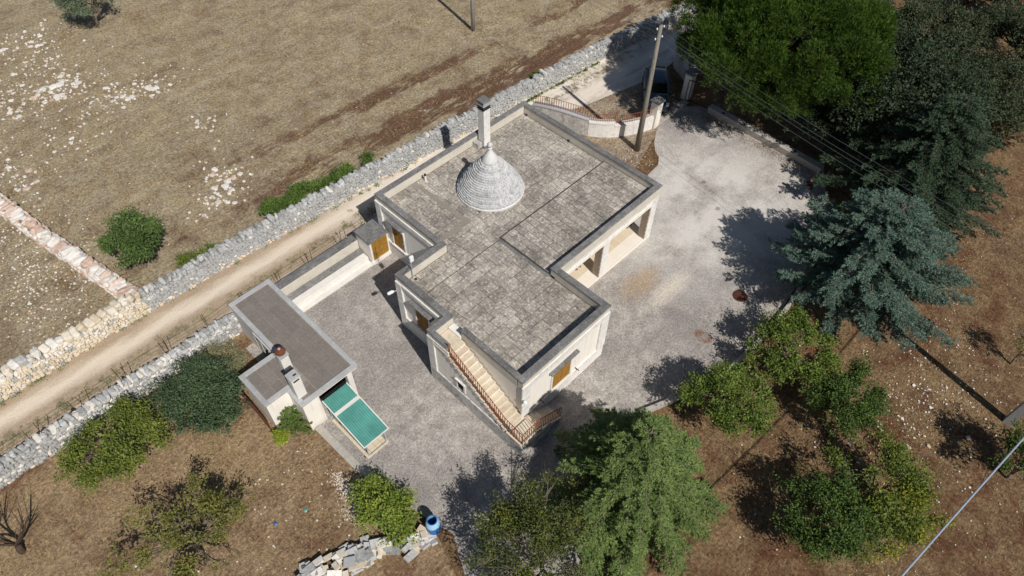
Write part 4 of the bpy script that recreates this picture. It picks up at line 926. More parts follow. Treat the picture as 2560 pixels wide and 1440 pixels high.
def broadleaf(name, label, x, y, h, R3, leaf, n_leaf, llen, lw, bark='bark', nlobe=12, lobe_r=0.34, trunk_r=0.12, fork=0.25, group=None, cat='tree', up=0.5, clump=0.12, bare=0, low=-0.3, z_c=None, twig_show=0, droop=0.1, multi=1, fill=1.0):
    root = empty(name, (x, y, 0), 0, label, cat, group)
    R3 = np.array(R3, float); cz = z_c if z_c is not None else h - R3[2]
    cen = np.array([0, 0, cz]); lob = lobes_in(nlobe, R3, low) ; lr = np.array([rng.uniform(0.5, 1.45) * lobe_r * R3.mean() for _ in lob])
    b = MB(); fk = np.array([rng.uniform(-.1, .1), rng.uniform(-.1, .1), max(0.15, cz * fork)])
    for mlt in range(multi):
        limb(b, (rng.uniform(-.1, .1) * (multi > 1) * 2, rng.uniform(-.1, .1) * (multi > 1) * 2, -0.1), fk, trunk_r, trunk_r * 0.8, 0.08)
    nm = min(5, len(lob)); mains = []
    for k in range(nm):
        c = lob[k * len(lob) // nm]; e = fk + (cen + c * 0.75 - fk) * 0.6 + rdir(1)[0] * 0.15; mains.append(limb(b, fk, e, trunk_r * 0.62, trunk_r * 0.34, 0.16, 5)); 
    for c in lob:
        tgt = cen + c * 0.9; best = min(mains, key=lambda m_: np.linalg.norm(np.array(m_[-1]) - tgt)); st = best[rng.integers(2, 6)]
        pts = limb(b, st, tgt, trunk_r * 0.3, trunk_r * 0.12, 0.16, 5)
        for _ in range(3): limb(b, pts[3], cen + c + rdir(1)[0] * lobe_r * R3.mean() * 0.8, trunk_r * 0.16, 0.008, 0.12, 3, 4)
    for _ in range(twig_show):
        c = lob[rng.integers(len(lob))]; e = cen + c * 1.15 + rdir(1)[0] * 0.4; p = limb(b, cen + c * 0.5, e, 0.022, 0.008, 0.12, 4, 4)
        for _ in range(3): limb(b, p[2], np.array(p[-1]) + rdir(1)[0] * 0.45, 0.010, 0.004, 0.1, 2, 4)
    tubes_to(root, b, bark)
    # leaves: clumps on the outer part of each lobe
    ncl = max(1, int(n_leaf / 34)); li = rng.choice(len(lob), ncl, p=lr ** 2 / (lr ** 2).sum())
    d = rdir(ncl); d[:, 2] = np.where(d[:, 2] < -0.35, -d[:, 2], d[:, 2]); cc = cen + lob[li] + d * (lr[li] * np.where(rng.random(ncl) < 0.16, rng.uniform(1.05, 1.5, ncl), rng.uniform(0.45, 1.05, ncl)))[:, None] * np.array([1, 1, 0.85])
    cc[:, 2] = np.maximum(cc[:, 2], 0.12)
    k = 34; C = np.repeat(cc, k, 0) + rng.normal(size=(ncl * k, 3)) * clump * rng.uniform(0.6, 1.25, (ncl * k, 1)) * np.array([1, 1, .7])
    out = norm(np.repeat(d, k, 0) * 0.6 + rdir(ncl * k)); Nn = norm(rdir(ncl * k) * (1 - up) + np.array([0, 0, 1.0]) * up + 0.25 * out)
    V = cards(C, out, Nn, rng.uniform(0.7, 1.25, len(C)) * llen, rng.uniform(0.75, 1.2, len(C)) * lw, droop)
    nf = n_leaf // 9; fi = rng.choice(len(lob), nf, p=lr ** 2 / (lr ** 2).sum()); fd = rdir(nf); fc = cen + lob[fi] + fd * (lr[fi] * rng.uniform(0.1, 0.7, nf))[:, None]  # oversized cards added inside the lobes to keep light out of the crown
    fc[:, 2] = np.maximum(fc[:, 2], 0.1)
    V2 = cards(fc, norm(fd + rdir(nf)), norm(rdir(nf) + np.array([0, 0, 1.0])), llen * rng.uniform(1.5, 2.2, nf) * fill, lw * rng.uniform(1.6, 2.4, nf) * fill, droop)
    link('crown', cards_mesh('crown', np.concatenate([V, V2])), leaf, root)
    return root

def cedar(name, label, x, y, h, Rmax, leaf, z_low=0.5, nbr=80, spray=26, needle=0.11, nw=0.035, droop=0.25, rise=0.1, lean=(0, 0), peak=0.25, dens=8, power=0.8, minr=0.10):
    root = empty(name, (x, y, 0), 0, label, 'tree')
    b = MB(); top = np.array([lean[0], lean[1], h]); limb(b, (0, 0, -0.1), top, 0.04 * h ** 0.75, 0.02, 0.01, 8, 8)
    Cs = []; Ds = []; Fc = []; Fd = []; Fl = []
    ga = 2.399963
    for i in range(nbr):
        f = ((i + rng.uniform(0, 0.8)) / nbr) ** 0.85                 # 0 bottom .. 1 top
        z = z_low + (h - z_low - 0.1) * f; rad = Rmax * (minr + (1 - minr) * (1 - f) ** power) * rng.uniform(0.72, 1.1)
        if f < peak: rad *= 0.72 + 0.28 * f / peak
        a = i * ga + rng.uniform(-0.3, 0.3); ax_ = np.array([math.cos(a), math.sin(a), 0]); base = np.array([lean[0] * z / h, lean[1] * z / h, z])
        n = 7; pts = []
        for k in range(n + 1):
            t = k / n; pts.append(base + ax_ * rad * t + np.array([0, 0, rad * (rise * t * 1.6 - droop * t * t)]))
        b.tube([tuple(p) for p in pts], [max(0.006, 0.028 * (1 - k / n) * rad / 2 + 0.006) for k in range(n + 1)], 5)
        side = np.array([-ax_[1], ax_[0], 0])
        ns = max(6, int(spray * rad / Rmax * 1.25))
        for j in range(ns):
            t = 0.16 + 0.84 * (j + rng.uniform(0, 1)) / ns; kk = min(n - 1, int(t * n)); u = t * n - kk; p = pts[kk] * (1 - u) + pts[kk + 1] * u
            s = 1 if j % 2 else -1; ln = (0.16 + 0.42 * rad / Rmax) * (1.08 - 0.72 * t) * rng.uniform(0.7, 1.3) * (Rmax / 3.2)
            sd = norm(side * s * rng.uniform(0.55, 1.0) + ax_ * rng.uniform(0.5, 1.0) + np.array([0, 0, rng.uniform(-0.28, 0.18) - droop * 0.5]))
            m = max(3, int(ln / 0.075)); tt = (np.arange(m) + rng.uniform(0, 1, m)) / m
            q = p + sd * (tt * ln)[:, None] + np.array([0, 0, -1.0]) * (droop * 0.35 * (tt * ln) ** 2)[:, None]
            q = np.repeat(q, dens, 0); dd = norm(sd * 0.9 + rng.normal(size=(len(q), 3)) * np.array([0.55, 0.55, 0.4]))
            Cs.append(q + rng.normal(size=q.shape) * 0.012); Ds.append(dd); Fc.append(p + np.array([0, 0, -0.05])); Fd.append(sd); Fl.append(ln * 0.9)
    tubes_to(root, b, 'bark_dark' if 'dark' in label else 'bark')
    C = np.concatenate(Cs); D = np.concatenate(Ds); Nn = norm(rdir(len(C)) + np.array([0, 0, 0.9]))
    V = cards(C, D, Nn, rng.uniform(0.7, 1.3, len(C)) * needle, rng.uniform(0.7, 1.3, len(C)) * nw, 0.05)
    Fl = np.array(Fl); V = np.concatenate([V, cards(np.array(Fc), np.array(Fd), np.array([[0, 0, 1.0]]) + 0.3 * rdir(len(Fc)), Fl, 0.03 + Fl * 0.09, 0.06)])  # broad cards added beneath the sprays so less light gets through
    link('crown', cards_mesh('crown', V), leaf, root)
    return root

def pine(name, label, x, y, h, R3, cz, leaf, ntuft=2600, per=30, nlobe=40, lobe_r=1.5, needle=0.24, nw=0.05, trunk_r=0.3, shift=(0, 0), extra=()):
    root = empty(name, (x, y, 0), 0, label, 'tree'); R3 = np.array(R3, float); cen = np.array([shift[0], shift[1], cz])
    b = MB(); fk = (shift[0] * 0.3, shift[1] * 0.3, cz * 0.55); limb(b, (0, 0, -0.1), fk, trunk_r, trunk_r * 0.75, 0.03, 5, 9)
    lob = lobes_in(nlobe, R3, -0.55, 0.5)
    if extra: lob = np.concatenate([lob, np.array(extra, float) - cen, np.array(extra, float) - cen + rng.normal(size=(len(extra), 3)) * 0.35])
    for c in lob: limb(b, fk, cen + c * 0.85, trunk_r * 0.35, 0.03, 0.08, 5, 5)
    tubes_to(root, b, 'bark_dark')
    li = rng.integers(len(lob), size=ntuft); d = rdir(ntuft); d[:, 2] = np.where(d[:, 2] < -0.3, -d[:, 2], d[:, 2]); lr = rng.uniform(0.75, 1.2, len(lob)) * lobe_r
    cc = cen + lob[li] + d * (lr[li] * rng.uniform(0.72, 1.05, ntuft))[:, None] * np.array([1, 1, 0.75])
    C = np.repeat(cc, per, 0) + rng.normal(size=(ntuft * per, 3)) * 0.07; D = norm(np.repeat(d, per, 0) * 0.7 + np.array([0, 0, 0.55]) + rng.normal(size=(len(C), 3)) * 0.55)
    V = cards(C, D, norm(rdir(len(C)) + np.array([0, 0, 0.3])), rng.uniform(0.7, 1.2, len(C)) * needle, nw, 0.0)
    link('crown', cards_mesh('crown', V), leaf, root); return root

pine('pine_tree', 'huge bright green pine with dense rounded crown over the gate', 39.6, 15.2, 10.5, (6.6, 7.6, 3.0), 6.2, 'l_pine', 13500, 22, 140, 1.15, 0.21, 0.036, 0.3, (-1.3, -0.3), [(-4.3, -2.6, 3.9), (-5.0, -1.6, 4.3), (-3.3, -3.2, 3.8), (-3.8, -1.6, 4.5), (-2.5, -3.0, 4.2), (-5.2, -0.2, 4.9), (-5.3, 1.4, 5.3), (-1.6, -4.2, 4.4), (-0.5, -5.0, 4.6), (-5.6, 2.8, 5.8)])
broadleaf('holm_oak', 'dark green holm oak between the huge pine and the cedars', 41.0, 7.6, 7.0, (5.6, 5.4, 2.9), 'l_oak', 52000, 0.14, 0.085, 'bark_dark', 50, 0.27, 0.2, 0.3, clump=0.16, low=-0.6, fill=1.2)
broadleaf('holm_oak', 'small dark evergreen bush leaning over the bench wall end', 38.3, 9.8, 3.4, (2.0, 2.6, 1.5), 'l_oak', 15000, 0.12, 0.07, 'bark_dark', 20, 0.38, 0.09, 0.3)
cedar('cedar_tree', 'dark green wide cedar behind the blue cedar at the yard edge', 36.6, 4.1, 8.0, 5.5, 'l_cedar', 0.6, 150, 42, 0.135, 0.034, 0.20, 0.12, (0.3, -0.2), 0.15, 10, 0.75)
cedar('cedar_tree', 'silvery blue cedar with spreading layered branches beside the yard', 28.2, 2.9, 7.2, 5.2, 'l_blue', 0.9, 150, 46, 0.125, 0.030, 0.10, 0.20, (0.2, 0.0), 0.15, 11, 0.7)
cedar('cedar_tree', 'tall pale green cedar with drooping branches below the front stair', 11.6, 4.2, 7.2, 4.7, 'l_deodar', 0.4, 175, 50, 0.115, 0.024, 0.36, 0.10, (0.0, 0.0), 0.1, 13, 0.8)
G1 = 'citrus trees beside the yard'
broadleaf('citrus_tree', 'glossy citrus tree nearest the pale cedar beside the yard kerb', 17.9, 3.4, 3.0, (2.5, 2.3, 1.3), 'l_citrus', 13000, 0.11, 0.06, 'bark', 26, 0.24, 0.08, 0.25, G1)
broadleaf('citrus_tree', 'airy citrus tree at the foot of the blue cedar', 22.4, 3.2, 2.9, (2.5, 2.3, 1.2), 'l_citrus', 10000, 0.11, 0.06, 'bark', 24, 0.23, 0.08, 0.25, G1)
broadleaf('citrus_tree', 'compact darker citrus tree standing alone right of the other two', 22.0, -0.1, 2.7, (2.3, 2.0, 1.15), 'l_green', 11000, 0.11, 0.055, 'bark', 24, 0.23, 0.08, 0.25, G1)
broadleaf('peach_tree', 'straggly green and yellow fruit tree below the citrus trees', 19.2, -2.8, 3.0, (3.0, 2.4, 1.1), 'l_peach', 10000, 0.12, 0.05, 'bark', 22, 0.25, 0.08, 0.25, None, 'tree', 0.5, 0.17, twig_show=18)
broadleaf('peach_tree', 'leafy green fruit tree beside the pale cedar in the orchard', 16.4, -1.9, 3.0, (2.1, 2.4, 1.1), 'l_green', 12000, 0.12, 0.055, 'bark', 16, 0.30, 0.08, 0.25, None, 'tree', 0.5, 0.16, twig_show=8)
broadleaf('peach_tree', 'thin yellowing fruit tree under the thick cable', 18.4, -4.4, 2.4, (2.6, 1.6, 0.8), 'l_peachy', 4200, 0.11, 0.05, 'bark', 15, 0.25, 0.06, 0.25, None, 'tree', 0.5, 0.18, twig_show=16)
broadleaf('almond_tree', 'sparse almond tree with bare twigs at the bottom centre', 7.2, 5.2, 4.0, (3.6, 2.8, 1.4), 'l_almond', 16000, 0.125, 0.048, 'bark', 40, 0.2, 0.12, 0.3, None, 'tree', 0.45, 0.15, twig_show=44, fill=0.7)
broadleaf('almond_tree', 'yellow leaved young tree at the right edge of the orchard', 30.8, -4.8, 2.4, (1.0, 1.0, 0.8), 'l_yellow', 900, 0.10, 0.045, 'bark', 8, 0.35, 0.06, 0.3, None, 'tree', 0.5, 0.15, twig_show=8)
broadleaf('shrub', 'dense bushy shrub off the right edge near the square pole', 24.6, -6.9, 3.0, (1.5, 1.5, 1.2), 'l_green', 5000, 0.11, 0.06, 'bark', 10, 0.36, 0.08, 0.2)
broadleaf('elder_shrub', 'yellow-green leafy shrub growing over the rubble heap', 4.35, 10.8, 1.7, (1.0, 1.9, 0.75), 'l_elder', 7000, 0.13, 0.06, 'bark', 18, 0.30, 0.05, 0.15, None, 'shrub', 0.6, 0.13, low=-0.2, multi=3)
broadleaf('cherry_tree', 'sparse autumn cherry tree with grey branches in the lower left garden', -1.9, 15.2, 2.9, (3.2, 2.7, 1.0), 'l_cherry', 5600, 0.125, 0.055, 'bark', 34, 0.17, 0.12, 0.25, None, 'tree', 0.5, 0.13, twig_show=18, fill=0.6)
broadleaf('cherry_tree', 'full green cherry tree in front of the garden wall', -2.0, 21.0, 3.0, (2.2, 2.3, 1.3), 'l_cherryg', 10500, 0.13, 0.06, 'bark', 30, 0.22, 0.1, 0.25, None, 'tree', 0.5, 0.14)
broadleaf('carob_tree', 'dense dark green round tree beside the outbuilding annex', 1.7, 20.5, 2.6, (2.1, 2.0, 1.25), 'l_dark', 17000, 0.11, 0.06, 'bark', 28, 0.30, 0.1, 0.2, None, 'tree', 0.6, 0.12)
broadleaf('scrub_bush', 'grey-green wild scrub between the garden wall and outbuilding', 3.6, 22.3, 1.1, (1.5, 1.1, 0.6), 'l_scrub', 11000, 0.11, 0.022, 'bark', 20, 0.32, 0.03, 0.2, None, 'shrub', 0.1, 0.17, multi=4)
broadleaf('fig_tree', 'bright green leafy tree in the field corner behind the wall', 3.9, 30.9, 3.0, (1.8, 2.2, 1.3), 'l_fig', 11500, 0.15, 0.065, 'bark', 28, 0.25, 0.1, 0.2, None, 'tree', 0.55, 0.14)
broadleaf('olive_tree', 'grey-green olive tree at the top left of the field', 12.9, 55.6, 3.0, (2.3, 2.0, 1.1), 'l_olive', 9000, 0.14, 0.05, 'bark', 18, 0.30, 0.2, 0.3, None, 'tree', 0.3, 0.16)
G2 = 'olive trees in the upper right grove'
for (x, y, h, r, lb) in ((52.5, 9.6, 3.8, 3.4, 'olive tree just right of the huge pine crown'), (56.5, 4.2, 4.4, 4.0, 'broad olive tree at the top right corner'), (48.8, 3.2, 4.0, 3.9, 'olive tree above the dark cedar'), (61.5, 10.4, 4.2, 2.6, 'small olive tree at the top edge with bare earth below'), (47.2, 9.6, 3.4, 2.6, 'low olive tree tucked behind the holm oak'), (64.5, 6.4, 4.4, 4.0, 'far olive tree in the outermost top right corner'), (50.5, 14.6, 4.4, 2.6, 'olive tree half hidden at the right side of the pine'), (52.0, 0.6, 3.8, 3.0, 'olive tree right of the others beside bare red earth')):
    broadleaf('olive_tree', lb, x, y, h, (r * 1.12, r * 1.12, h * 0.36), 'l_grove', 20000, 0.19, 0.06, 'bark_dark', 36, 0.25, 0.2, 0.3, G2, 'tree', 0.3, 0.2)
# small plants
broadleaf('weed_bush', 'leafy green weeds at the foot of the far wall by the house', 12.2, 29.5, 0.7, (2.6, 0.55, 0.3), 'l_weed', 7200, 0.10, 0.05, 'bark', 22, 0.30, 0.02, 0.2, 'weeds along the far wall', 'plant', 0.5, 0.10, multi=3)
broadleaf('weed_bush', 'low green creeper spilling over the far wall near the cone', 15.9, 28.95, 0.75, (2.4, 0.35, 0.3), 'l_weed', 5600, 0.10, 0.05, 'bark', 22, 0.28, 0.02, 0.2, 'weeds along the far wall', 'plant', 0.5, 0.10, multi=3)
broadleaf('weed_bush', 'thin yellow-green weeds right of the field corner tree', 6.2, 29.3, 0.7, (1.3, 0.5, 0.35), 'l_peach', 1800, 0.10, 0.05, 'bark', 9, 0.4, 0.02, 0.2, 'weeds along the far wall', 'plant', 0.5, 0.12, multi=3)
broadleaf('weed_bush', 'small dark weed behind the far wall near the utility pole', 31.2, 27.7, 0.6, (0.7, 0.3, 0.3), 'l_weed', 1000, 0.10, 0.05, 'bark', 6, 0.45, 0.02, 0.2, 'weeds along the far wall', 'plant', 0.5, 0.08, multi=2)
cedar('young_fir', 'small green fir seedling against the outbuilding corner', 4.0, 17.15, 1.6, 1.1, 'l_weed', 0.12, 26, 12, 0.10, 0.035, 0.1, 0.25, (0, 0), 0.1, 6)
broadleaf('small_bush', 'small lime green bush by the end of the iron railing', 3.1, 17.1, 0.75, (0.42, 0.42, 0.34), 'l_lime', 1500, 0.07, 0.04, 'bark', 7, 0.45, 0.02, 0.2, None, 'shrub', 0.5, 0.06, multi=3)
# bare tree in the lower left corner
bt = empty('bare_tree', (-6.9, 20.4, 0), 0, 'leafless twisted dark tree stump in the lower left corner', 'tree')
b = MB(); limb(b, (0, 0, -0.1), (0.05, 0.1, 0.4), 0.15, 0.12, 0.1, 3, 8)
for e in ((0.9, 0.8, 1.5), (-0.5, 1.2, 1.6), (0.2, 1.3, 1.9), (-0.9, 0.2, 1.3), (0.8, -0.2, 1.4)):
    p = limb(b, (0.05, 0.1, 0.5), e, 0.06, 0.02, 0.22, 6, 6)
    for _ in range(4): limb(b, p[3], np.array(p[-1]) + rdir(1)[0] * 0.5, 0.022, 0.006, 0.1, 3, 4)
tubes_to(bt, b, 'bark_dark')

# ------------------------------------------------------------------ ground cover: dry grass, stones
def blades(name, label, n, sampler, L=(0.12, 0.34), Wd=0.018, flat=0.75):
    xy = sampler(n); n = len(xy); C = np.column_stack([xy, np.zeros(n)]); D = rdir(n); D[:, 2] = np.abs(D[:, 2]) * (1 - flat) + 0.08
    V = cards(C, D, rdir(n), rng.uniform(*L, n), rng.uniform(0.7, 1.4, n) * Wd, 0.1)
    o = link(name, cards_mesh(name, V), 'l_straw'); tag(o, label, 'grass', None, 'stuff')
def clustered(x0, x1, y0, y1, nc, sd, ok=lambda x, y: np.ones(len(x), bool)):
    def f(n):
        c = np.column_stack([rng.uniform(x0, x1, nc), rng.uniform(y0, y1, nc)]); p = c[rng.integers(nc, size=n)] + rng.normal(size=(n, 2)) * sd
        return p[ok(p[:, 0], p[:, 1]) & (p[:, 1] > y0) & (p[:, 1] < y1)]
    return f
blades('dry_grass', 'bleached dry grass covering the field', 50000, clustered(-6, 52, 28.9, 66, 1500, 0.5), (0.1, 0.28), 0.018)
blades('garden_grass', 'dry straw grass in the lower left garden', 34000, clustered(-9, 4.3, 10, 23.4, 300, 0.4, lambda x, y: (x < 4.3) & ~((x > 3.2) & (y > 16.3))), (0.08, 0.24), 0.014)
blades('orchard_grass', 'dry straw grass under the orchard trees', 42000, clustered(14, 60, -11, 8, 700, 0.5, lambda x, y: y < np.interp(x, [14, 20, 30, 37, 60], [5.8, 4.6, 5.0, 8, 8])), (0.08, 0.24), 0.014)

n = 2600; lx = np.concatenate([rng.normal(36.3, 0.35, n), rng.uniform(18, 36, n // 2)]); ly = np.concatenate([rng.uniform(9, 17.2, n), np.interp(lx[n:], [18, 20.7, 25.3, 29.5, 33.5, 36], [5.9, 5.2, 5.1, 5.8, 6.8, 8.3]) + np.abs(rng.normal(0, 0.45, n // 2))])
keep_ = lx < 36.6; C = np.column_stack([lx, ly, np.full(len(lx), 0.012)])[keep_]
V = cards(C, rdir(len(C)) * np.array([1, 1, 0.15]), norm(rdir(len(C)) * 0.4 + np.array([0, 0, 1.0])), rng.uniform(0.03, 0.09, len(C)), 0.03, 0.0)
V[:, :, 2] = np.maximum(V[:, :, 2], 0.008)
M['litter'] = leaf_mat('fallen_leaf', lin(96, 70, 48), lin(150, 118, 84), None)
tag(link('leaf_litter', cards_mesh('leaf_litter', V), 'litter'), 'brown fallen leaves along the shaded yard edge', 'leaves', None, 'stuff')

def tufts(name, label, pts, mat, per=26, sd=0.09, L=(0.06, 0.16), wd=0.03):
    c = np.repeat(np.array([(x, y, 0.0) for x, y in pts]), per, 0); n = len(c); c[:, :2] += rng.normal(size=(n, 2)) * sd; D = rdir(n); D[:, 2] = np.abs(D[:, 2]) + 0.25
    tag(link(name, cards_mesh(name, cards(c, D, rdir(n), rng.uniform(*L, n), wd, 0.1)), mat), label, 'weeds', None, 'stuff')
tufts('track_weeds', 'small grey-green weeds along the middle of the dirt track', [(rnd.uniform(-9, 19), rnd.gauss(25.65, 0.22)) for _ in range(230)] + [(rnd.uniform(15.5, 36), rnd.gauss(25.4, 0.3)) for _ in range(90)], 'l_scrub')
tufts('wall_foot_weeds', 'thin line of green weeds along the foot of the far wall', [(x_, float(np.interp(x_, [-9, 1.7, 9, 16, 29, 36], [27.95, 27.9, 27.68, 27.3, 26.55, 26.05])) + rnd.gauss(0, 0.05)) for x_ in [rnd.uniform(25, 36) for _ in range(150)] + [rnd.uniform(-9, 25) for _ in range(60)]], 'l_weed')
tufts('field_tufts', 'pale dry grass tufts dotted over the field', [(rnd.uniform(0, 46), rnd.uniform(29.5, 58)) for _ in range(1500)], 'l_straw', 22, 0.14, (0.1, 0.3), 0.025)

def lie(me, x, y, s, flat=0.55):
    sc = (s * rnd.uniform(0.8, 1.3), s * rnd.uniform(0.7, 1.1), s * flat); return xf(Vector((x, y, s * flat * 0.28)), Matrix.Rotation(rnd.uniform(0, 6.3), 3, 'Z') @ Matrix.Rotation(rnd.uniform(-0.25, 0.25), 3, 'X'), sc)
loose = []
clusters = ((7.6, 49.6, 1.3, 0.8, 44, 0.50, 'broad central stone patch at the upper left'), (8.3, 56.6, 1.2, 0.9, 24, 0.40, 'uppermost stone patch near the olive'), (4.2, 50.0, 0.8, 1.6, 24, 0.36, 'stone patch at the left image edge'), (11.2, 45.3, 1.0, 0.35, 18, 0.52, 'short row of big stones right of the main patch'), (9.9, 46.6, 1.0, 0.4, 18, 0.40, 'line of stones joining the two patches'), (5.9, 44.3, 0.8, 0.9, 14, 0.34, 'small stone patch above the rubble wall'),
            (12.5, 39.7, 0.5, 0.5, 7, 0.34, 'lonely stone group out in the open field'), (10.5, 34.1, 0.5, 0.7, 22, 0.44, 'stone group nearest the weeds at the far wall'), (9.2, 32.8, 0.6, 0.4, 12, 0.36, 'stone group right of the field corner tree'), (1.9, 43.4, 0.5, 1.2, 24, 0.40, 'stones banked against the rubble wall'), (7.0, 53.2, 1.3, 0.6, 22, 0.38, 'stone streak below the uppermost patch'))
for (cx_, cy_, sx_, sy_, n, smax, lb) in clusters:
    for _ in range(n): loose.append((rnd.gauss(cx_, sx_), rnd.gauss(cy_, sy_), smax * rnd.uniform(0.2, 1.0) ** 1.3, lb))
loose = [q for q in loose if q[1] > 29.2 and q[0] > np.interp(q[1], [28.7, 42.5, 60], [3.2, 0.8, -3.0])]
loose.sort(key=lambda q: -q[2])
for (x, y, s, lb) in loose[:150]:
    o = link('field_stone', rnd.choice(ROCK['rock_white'] if rnd.random() < 0.88 else ROCK['rock_pink'])); o.matrix_world = lie(None, x, y, s * 0.9, 0.24)
    tag(o, 'white stone in the ' + lb, 'stone', 'loose stones: ' + lb)
for (x, y, s) in ((22.8, -1.9, 0.20), (25.3, -4.9, 0.19), (23.6, -3.8, 0.15), (25.6, -3.0, 0.14), (22.9, -3.2, 0.13), (24.1, -2.3, 0.12), (27.2, -3.1, 0.14), (26.2, -1.9, 0.13)):
    o = link('orchard_stone', rnd.choice(ROCK['rock_warm'])); o.matrix_world = lie(None, x, y, s); tag(o, 'pale fist-sized stone on the orchard soil near the square pole', 'stone', 'pale stones on the orchard soil')
def gravel(name, label, pts, mats):
    by = {}
    for (x, y, s) in pts: by.setdefault(rnd.choice(mats), []).append((lie(None, x, y, s), s))
    V = []; F = []; off = 0; m = bpy.data.meshes.new(name); mi = []
    for i, (k, L) in enumerate(by.items()):
        m.materials.append(M[k])
        for mx, s in L:
            v, f = RV[id(rnd.choice(ROCK[k]))]; A = np.array(mx); V.append(v @ A[:3, :3].T + A[:3, 3]); F += [tuple(a + off for a in q) for q in f]; mi += [i] * len(f); off += len(v)
    m.from_pydata(np.concatenate(V).tolist(), [], F); m.polygons.foreach_set('material_index', mi); m.update()
    o = link(name, m); tag(o, label, 'gravel', None, 'stuff')
pts = [(x, y, s) for (x, y, s, _) in loose[150:]] + [(rnd.gauss(q[0], q[2] * 1.5), rnd.gauss(q[1], q[3] * 1.6), rnd.uniform(0.05, 0.16)) for q in clusters for _ in range(q[4] * 3)] + [(rnd.uniform(0, 45), rnd.uniform(29, 55), rnd.uniform(0.03, 0.07)) for _ in range(450)]
pts += [(rnd.gauss(-0.5, 1.5), rnd.gauss(34, 3.0), rnd.uniform(0.03, 0.10)) for _ in range(600)]
gravel('field_gravel', 'small white stone chips strewn over the field', [q for q in pts if q[1] > 29], ['rock_white', 'rock_white', 'rock_warm', 'rock_pink'])
pts = [(rnd.gauss(25, 3.0), rnd.gauss(-2.6, 2.0), rnd.uniform(0.02, 0.08)) for _ in range(480)] + [(rnd.uniform(13, 50), rnd.uniform(-9, 3.5), rnd.uniform(0.03, 0.06)) for _ in range(500)]
gravel('orchard_gravel', 'small pale stone chips on the orchard soil', pts, ['rock_warm', 'rock_white', 'rock_pink'])
pts = [(rnd.gauss(3.9, 0.16), rnd.gauss(13.2, 0.5), rnd.uniform(0.02, 0.06)) for _ in range(420)] + [(rnd.gauss(3.5, 0.25), rnd.gauss(12.3, 0.35), rnd.uniform(0.02, 0.05)) for _ in range(260)] + [(rnd.uniform(-5, 4), rnd.uniform(11, 17), rnd.uniform(0.03, 0.09)) for _ in range(160)]
gravel('garden_gravel', 'white lime rubble crumbs beside the yard kerb', [q for q in pts if q[0] < 4.5], ['rock_white', 'rock_white', 'rock_warm'])
pts = [(rnd.uniform(25.4, 30.2), rnd.uniform(16.6, 19.6), rnd.uniform(0.03, 0.07)) for _ in range(140)]
gravel('verge_gravel', 'pale chips on the bare verge round the concrete pole', pts, ['rock_warm', 'rock_white'])

# ------------------------------------------------------------------ rubble heap of sawn slabs, barrel, litter, cover
SLB = {k: (lambda m: (m.materials.append(M[k]), m)[1])(slab_mesh('stone_slab')) for k in ('rock_white', 'rock_warm', 'rock_grey', 'edge')}
def heap(p0, p1, n, wid, zmax, lb):
    for i in range(n):
        t = rnd.random(); x = p0[0] + (p1[0] - p0[0]) * t; y = p0[1] + (p1[1] - p0[1]) * t; dx, dy = p1[0] - p0[0], p1[1] - p0[1]; L = math.hypot(dx, dy); u = rnd.uniform(-wid, wid)
        o = link('limestone_offcut', SLB[rnd.choice(list(SLB))]); s = rnd.uniform(0.28, 0.66)
        o.location = (x - dy / L * u, y + dx / L * u, 0.08 + zmax * rnd.random() * (1 - abs(u) / wid * 0.6)); o.scale = (s, s * rnd.uniform(0.45, 0.85), rnd.uniform(0.05, 0.13))
        o.rotation_euler = (rnd.uniform(-0.4, 0.4), rnd.uniform(-0.4, 0.4), math.atan2(dy, dx) + rnd.choice((0, 1.57)) + rnd.uniform(-0.35, 0.35))
        tag(o, 'sawn limestone offcut in the ' + lb, 'stone slab', 'offcuts: ' + lb)
heap((0.2, 11.35), (2.9, 10.35), 64, 0.48, 0.55, 'big slab stack at the bottom edge'); heap((2.4, 10.9), (3.8, 9.9), 26, 0.26, 0.32, 'low pile left of the leafy shrub'); heap((4.0, 9.35), (5.1, 9.25), 26, 0.3, 0.3, 'small pile beside the blue barrel')
bl = empty('barrel', (5.35, 9.25, 0), 0, 'open faded blue plastic barrel beside the leafy shrub', 'barrel')
pr = [(0.24, 0.0), (0.27, 0.04), (0.29, 0.35), (0.30, 0.36), (0.30, 0.40), (0.29, 0.41), (0.29, 0.72), (0.30, 0.73), (0.30, 0.77), (0.285, 0.79), (0.27, 0.98), (0.22, 1.06), (0.20, 1.08)]
MB().lathe(pr + [(0.185, 1.08), (0.19, 1.04), (0.25, 0.95), (0.27, 0.75), (0.27, 0.06), (0.01, 0.05)], 0, 0, 28, False).build('body', 'drum', bl, smooth=True)
MB().lathe([(0.185, 1.07), (0.215, 1.06), (0.215, 1.10), (0.185, 1.10), (0.185, 1.07)], 0, 0, 28, False).build('rim', 'bluedrum', bl)
mh = empty('manhole_cover', (24.95, 7.06, 0.0), 0, 'round rusty brown cover on the yard in tree shade', 'cover')
MB().lathe([(0.34, 0.0), (0.34, 0.025), (0.33, 0.03), (0.0001, 0.03)], 0, 0, 24).build('disc', 'manhole', mh)
MB().lathe([(0.40, 0.0), (0.40, 0.018), (0.35, 0.018), (0.35, 0.0)], 0, 0, 24, False).build('ring', 'rust_dark', mh)
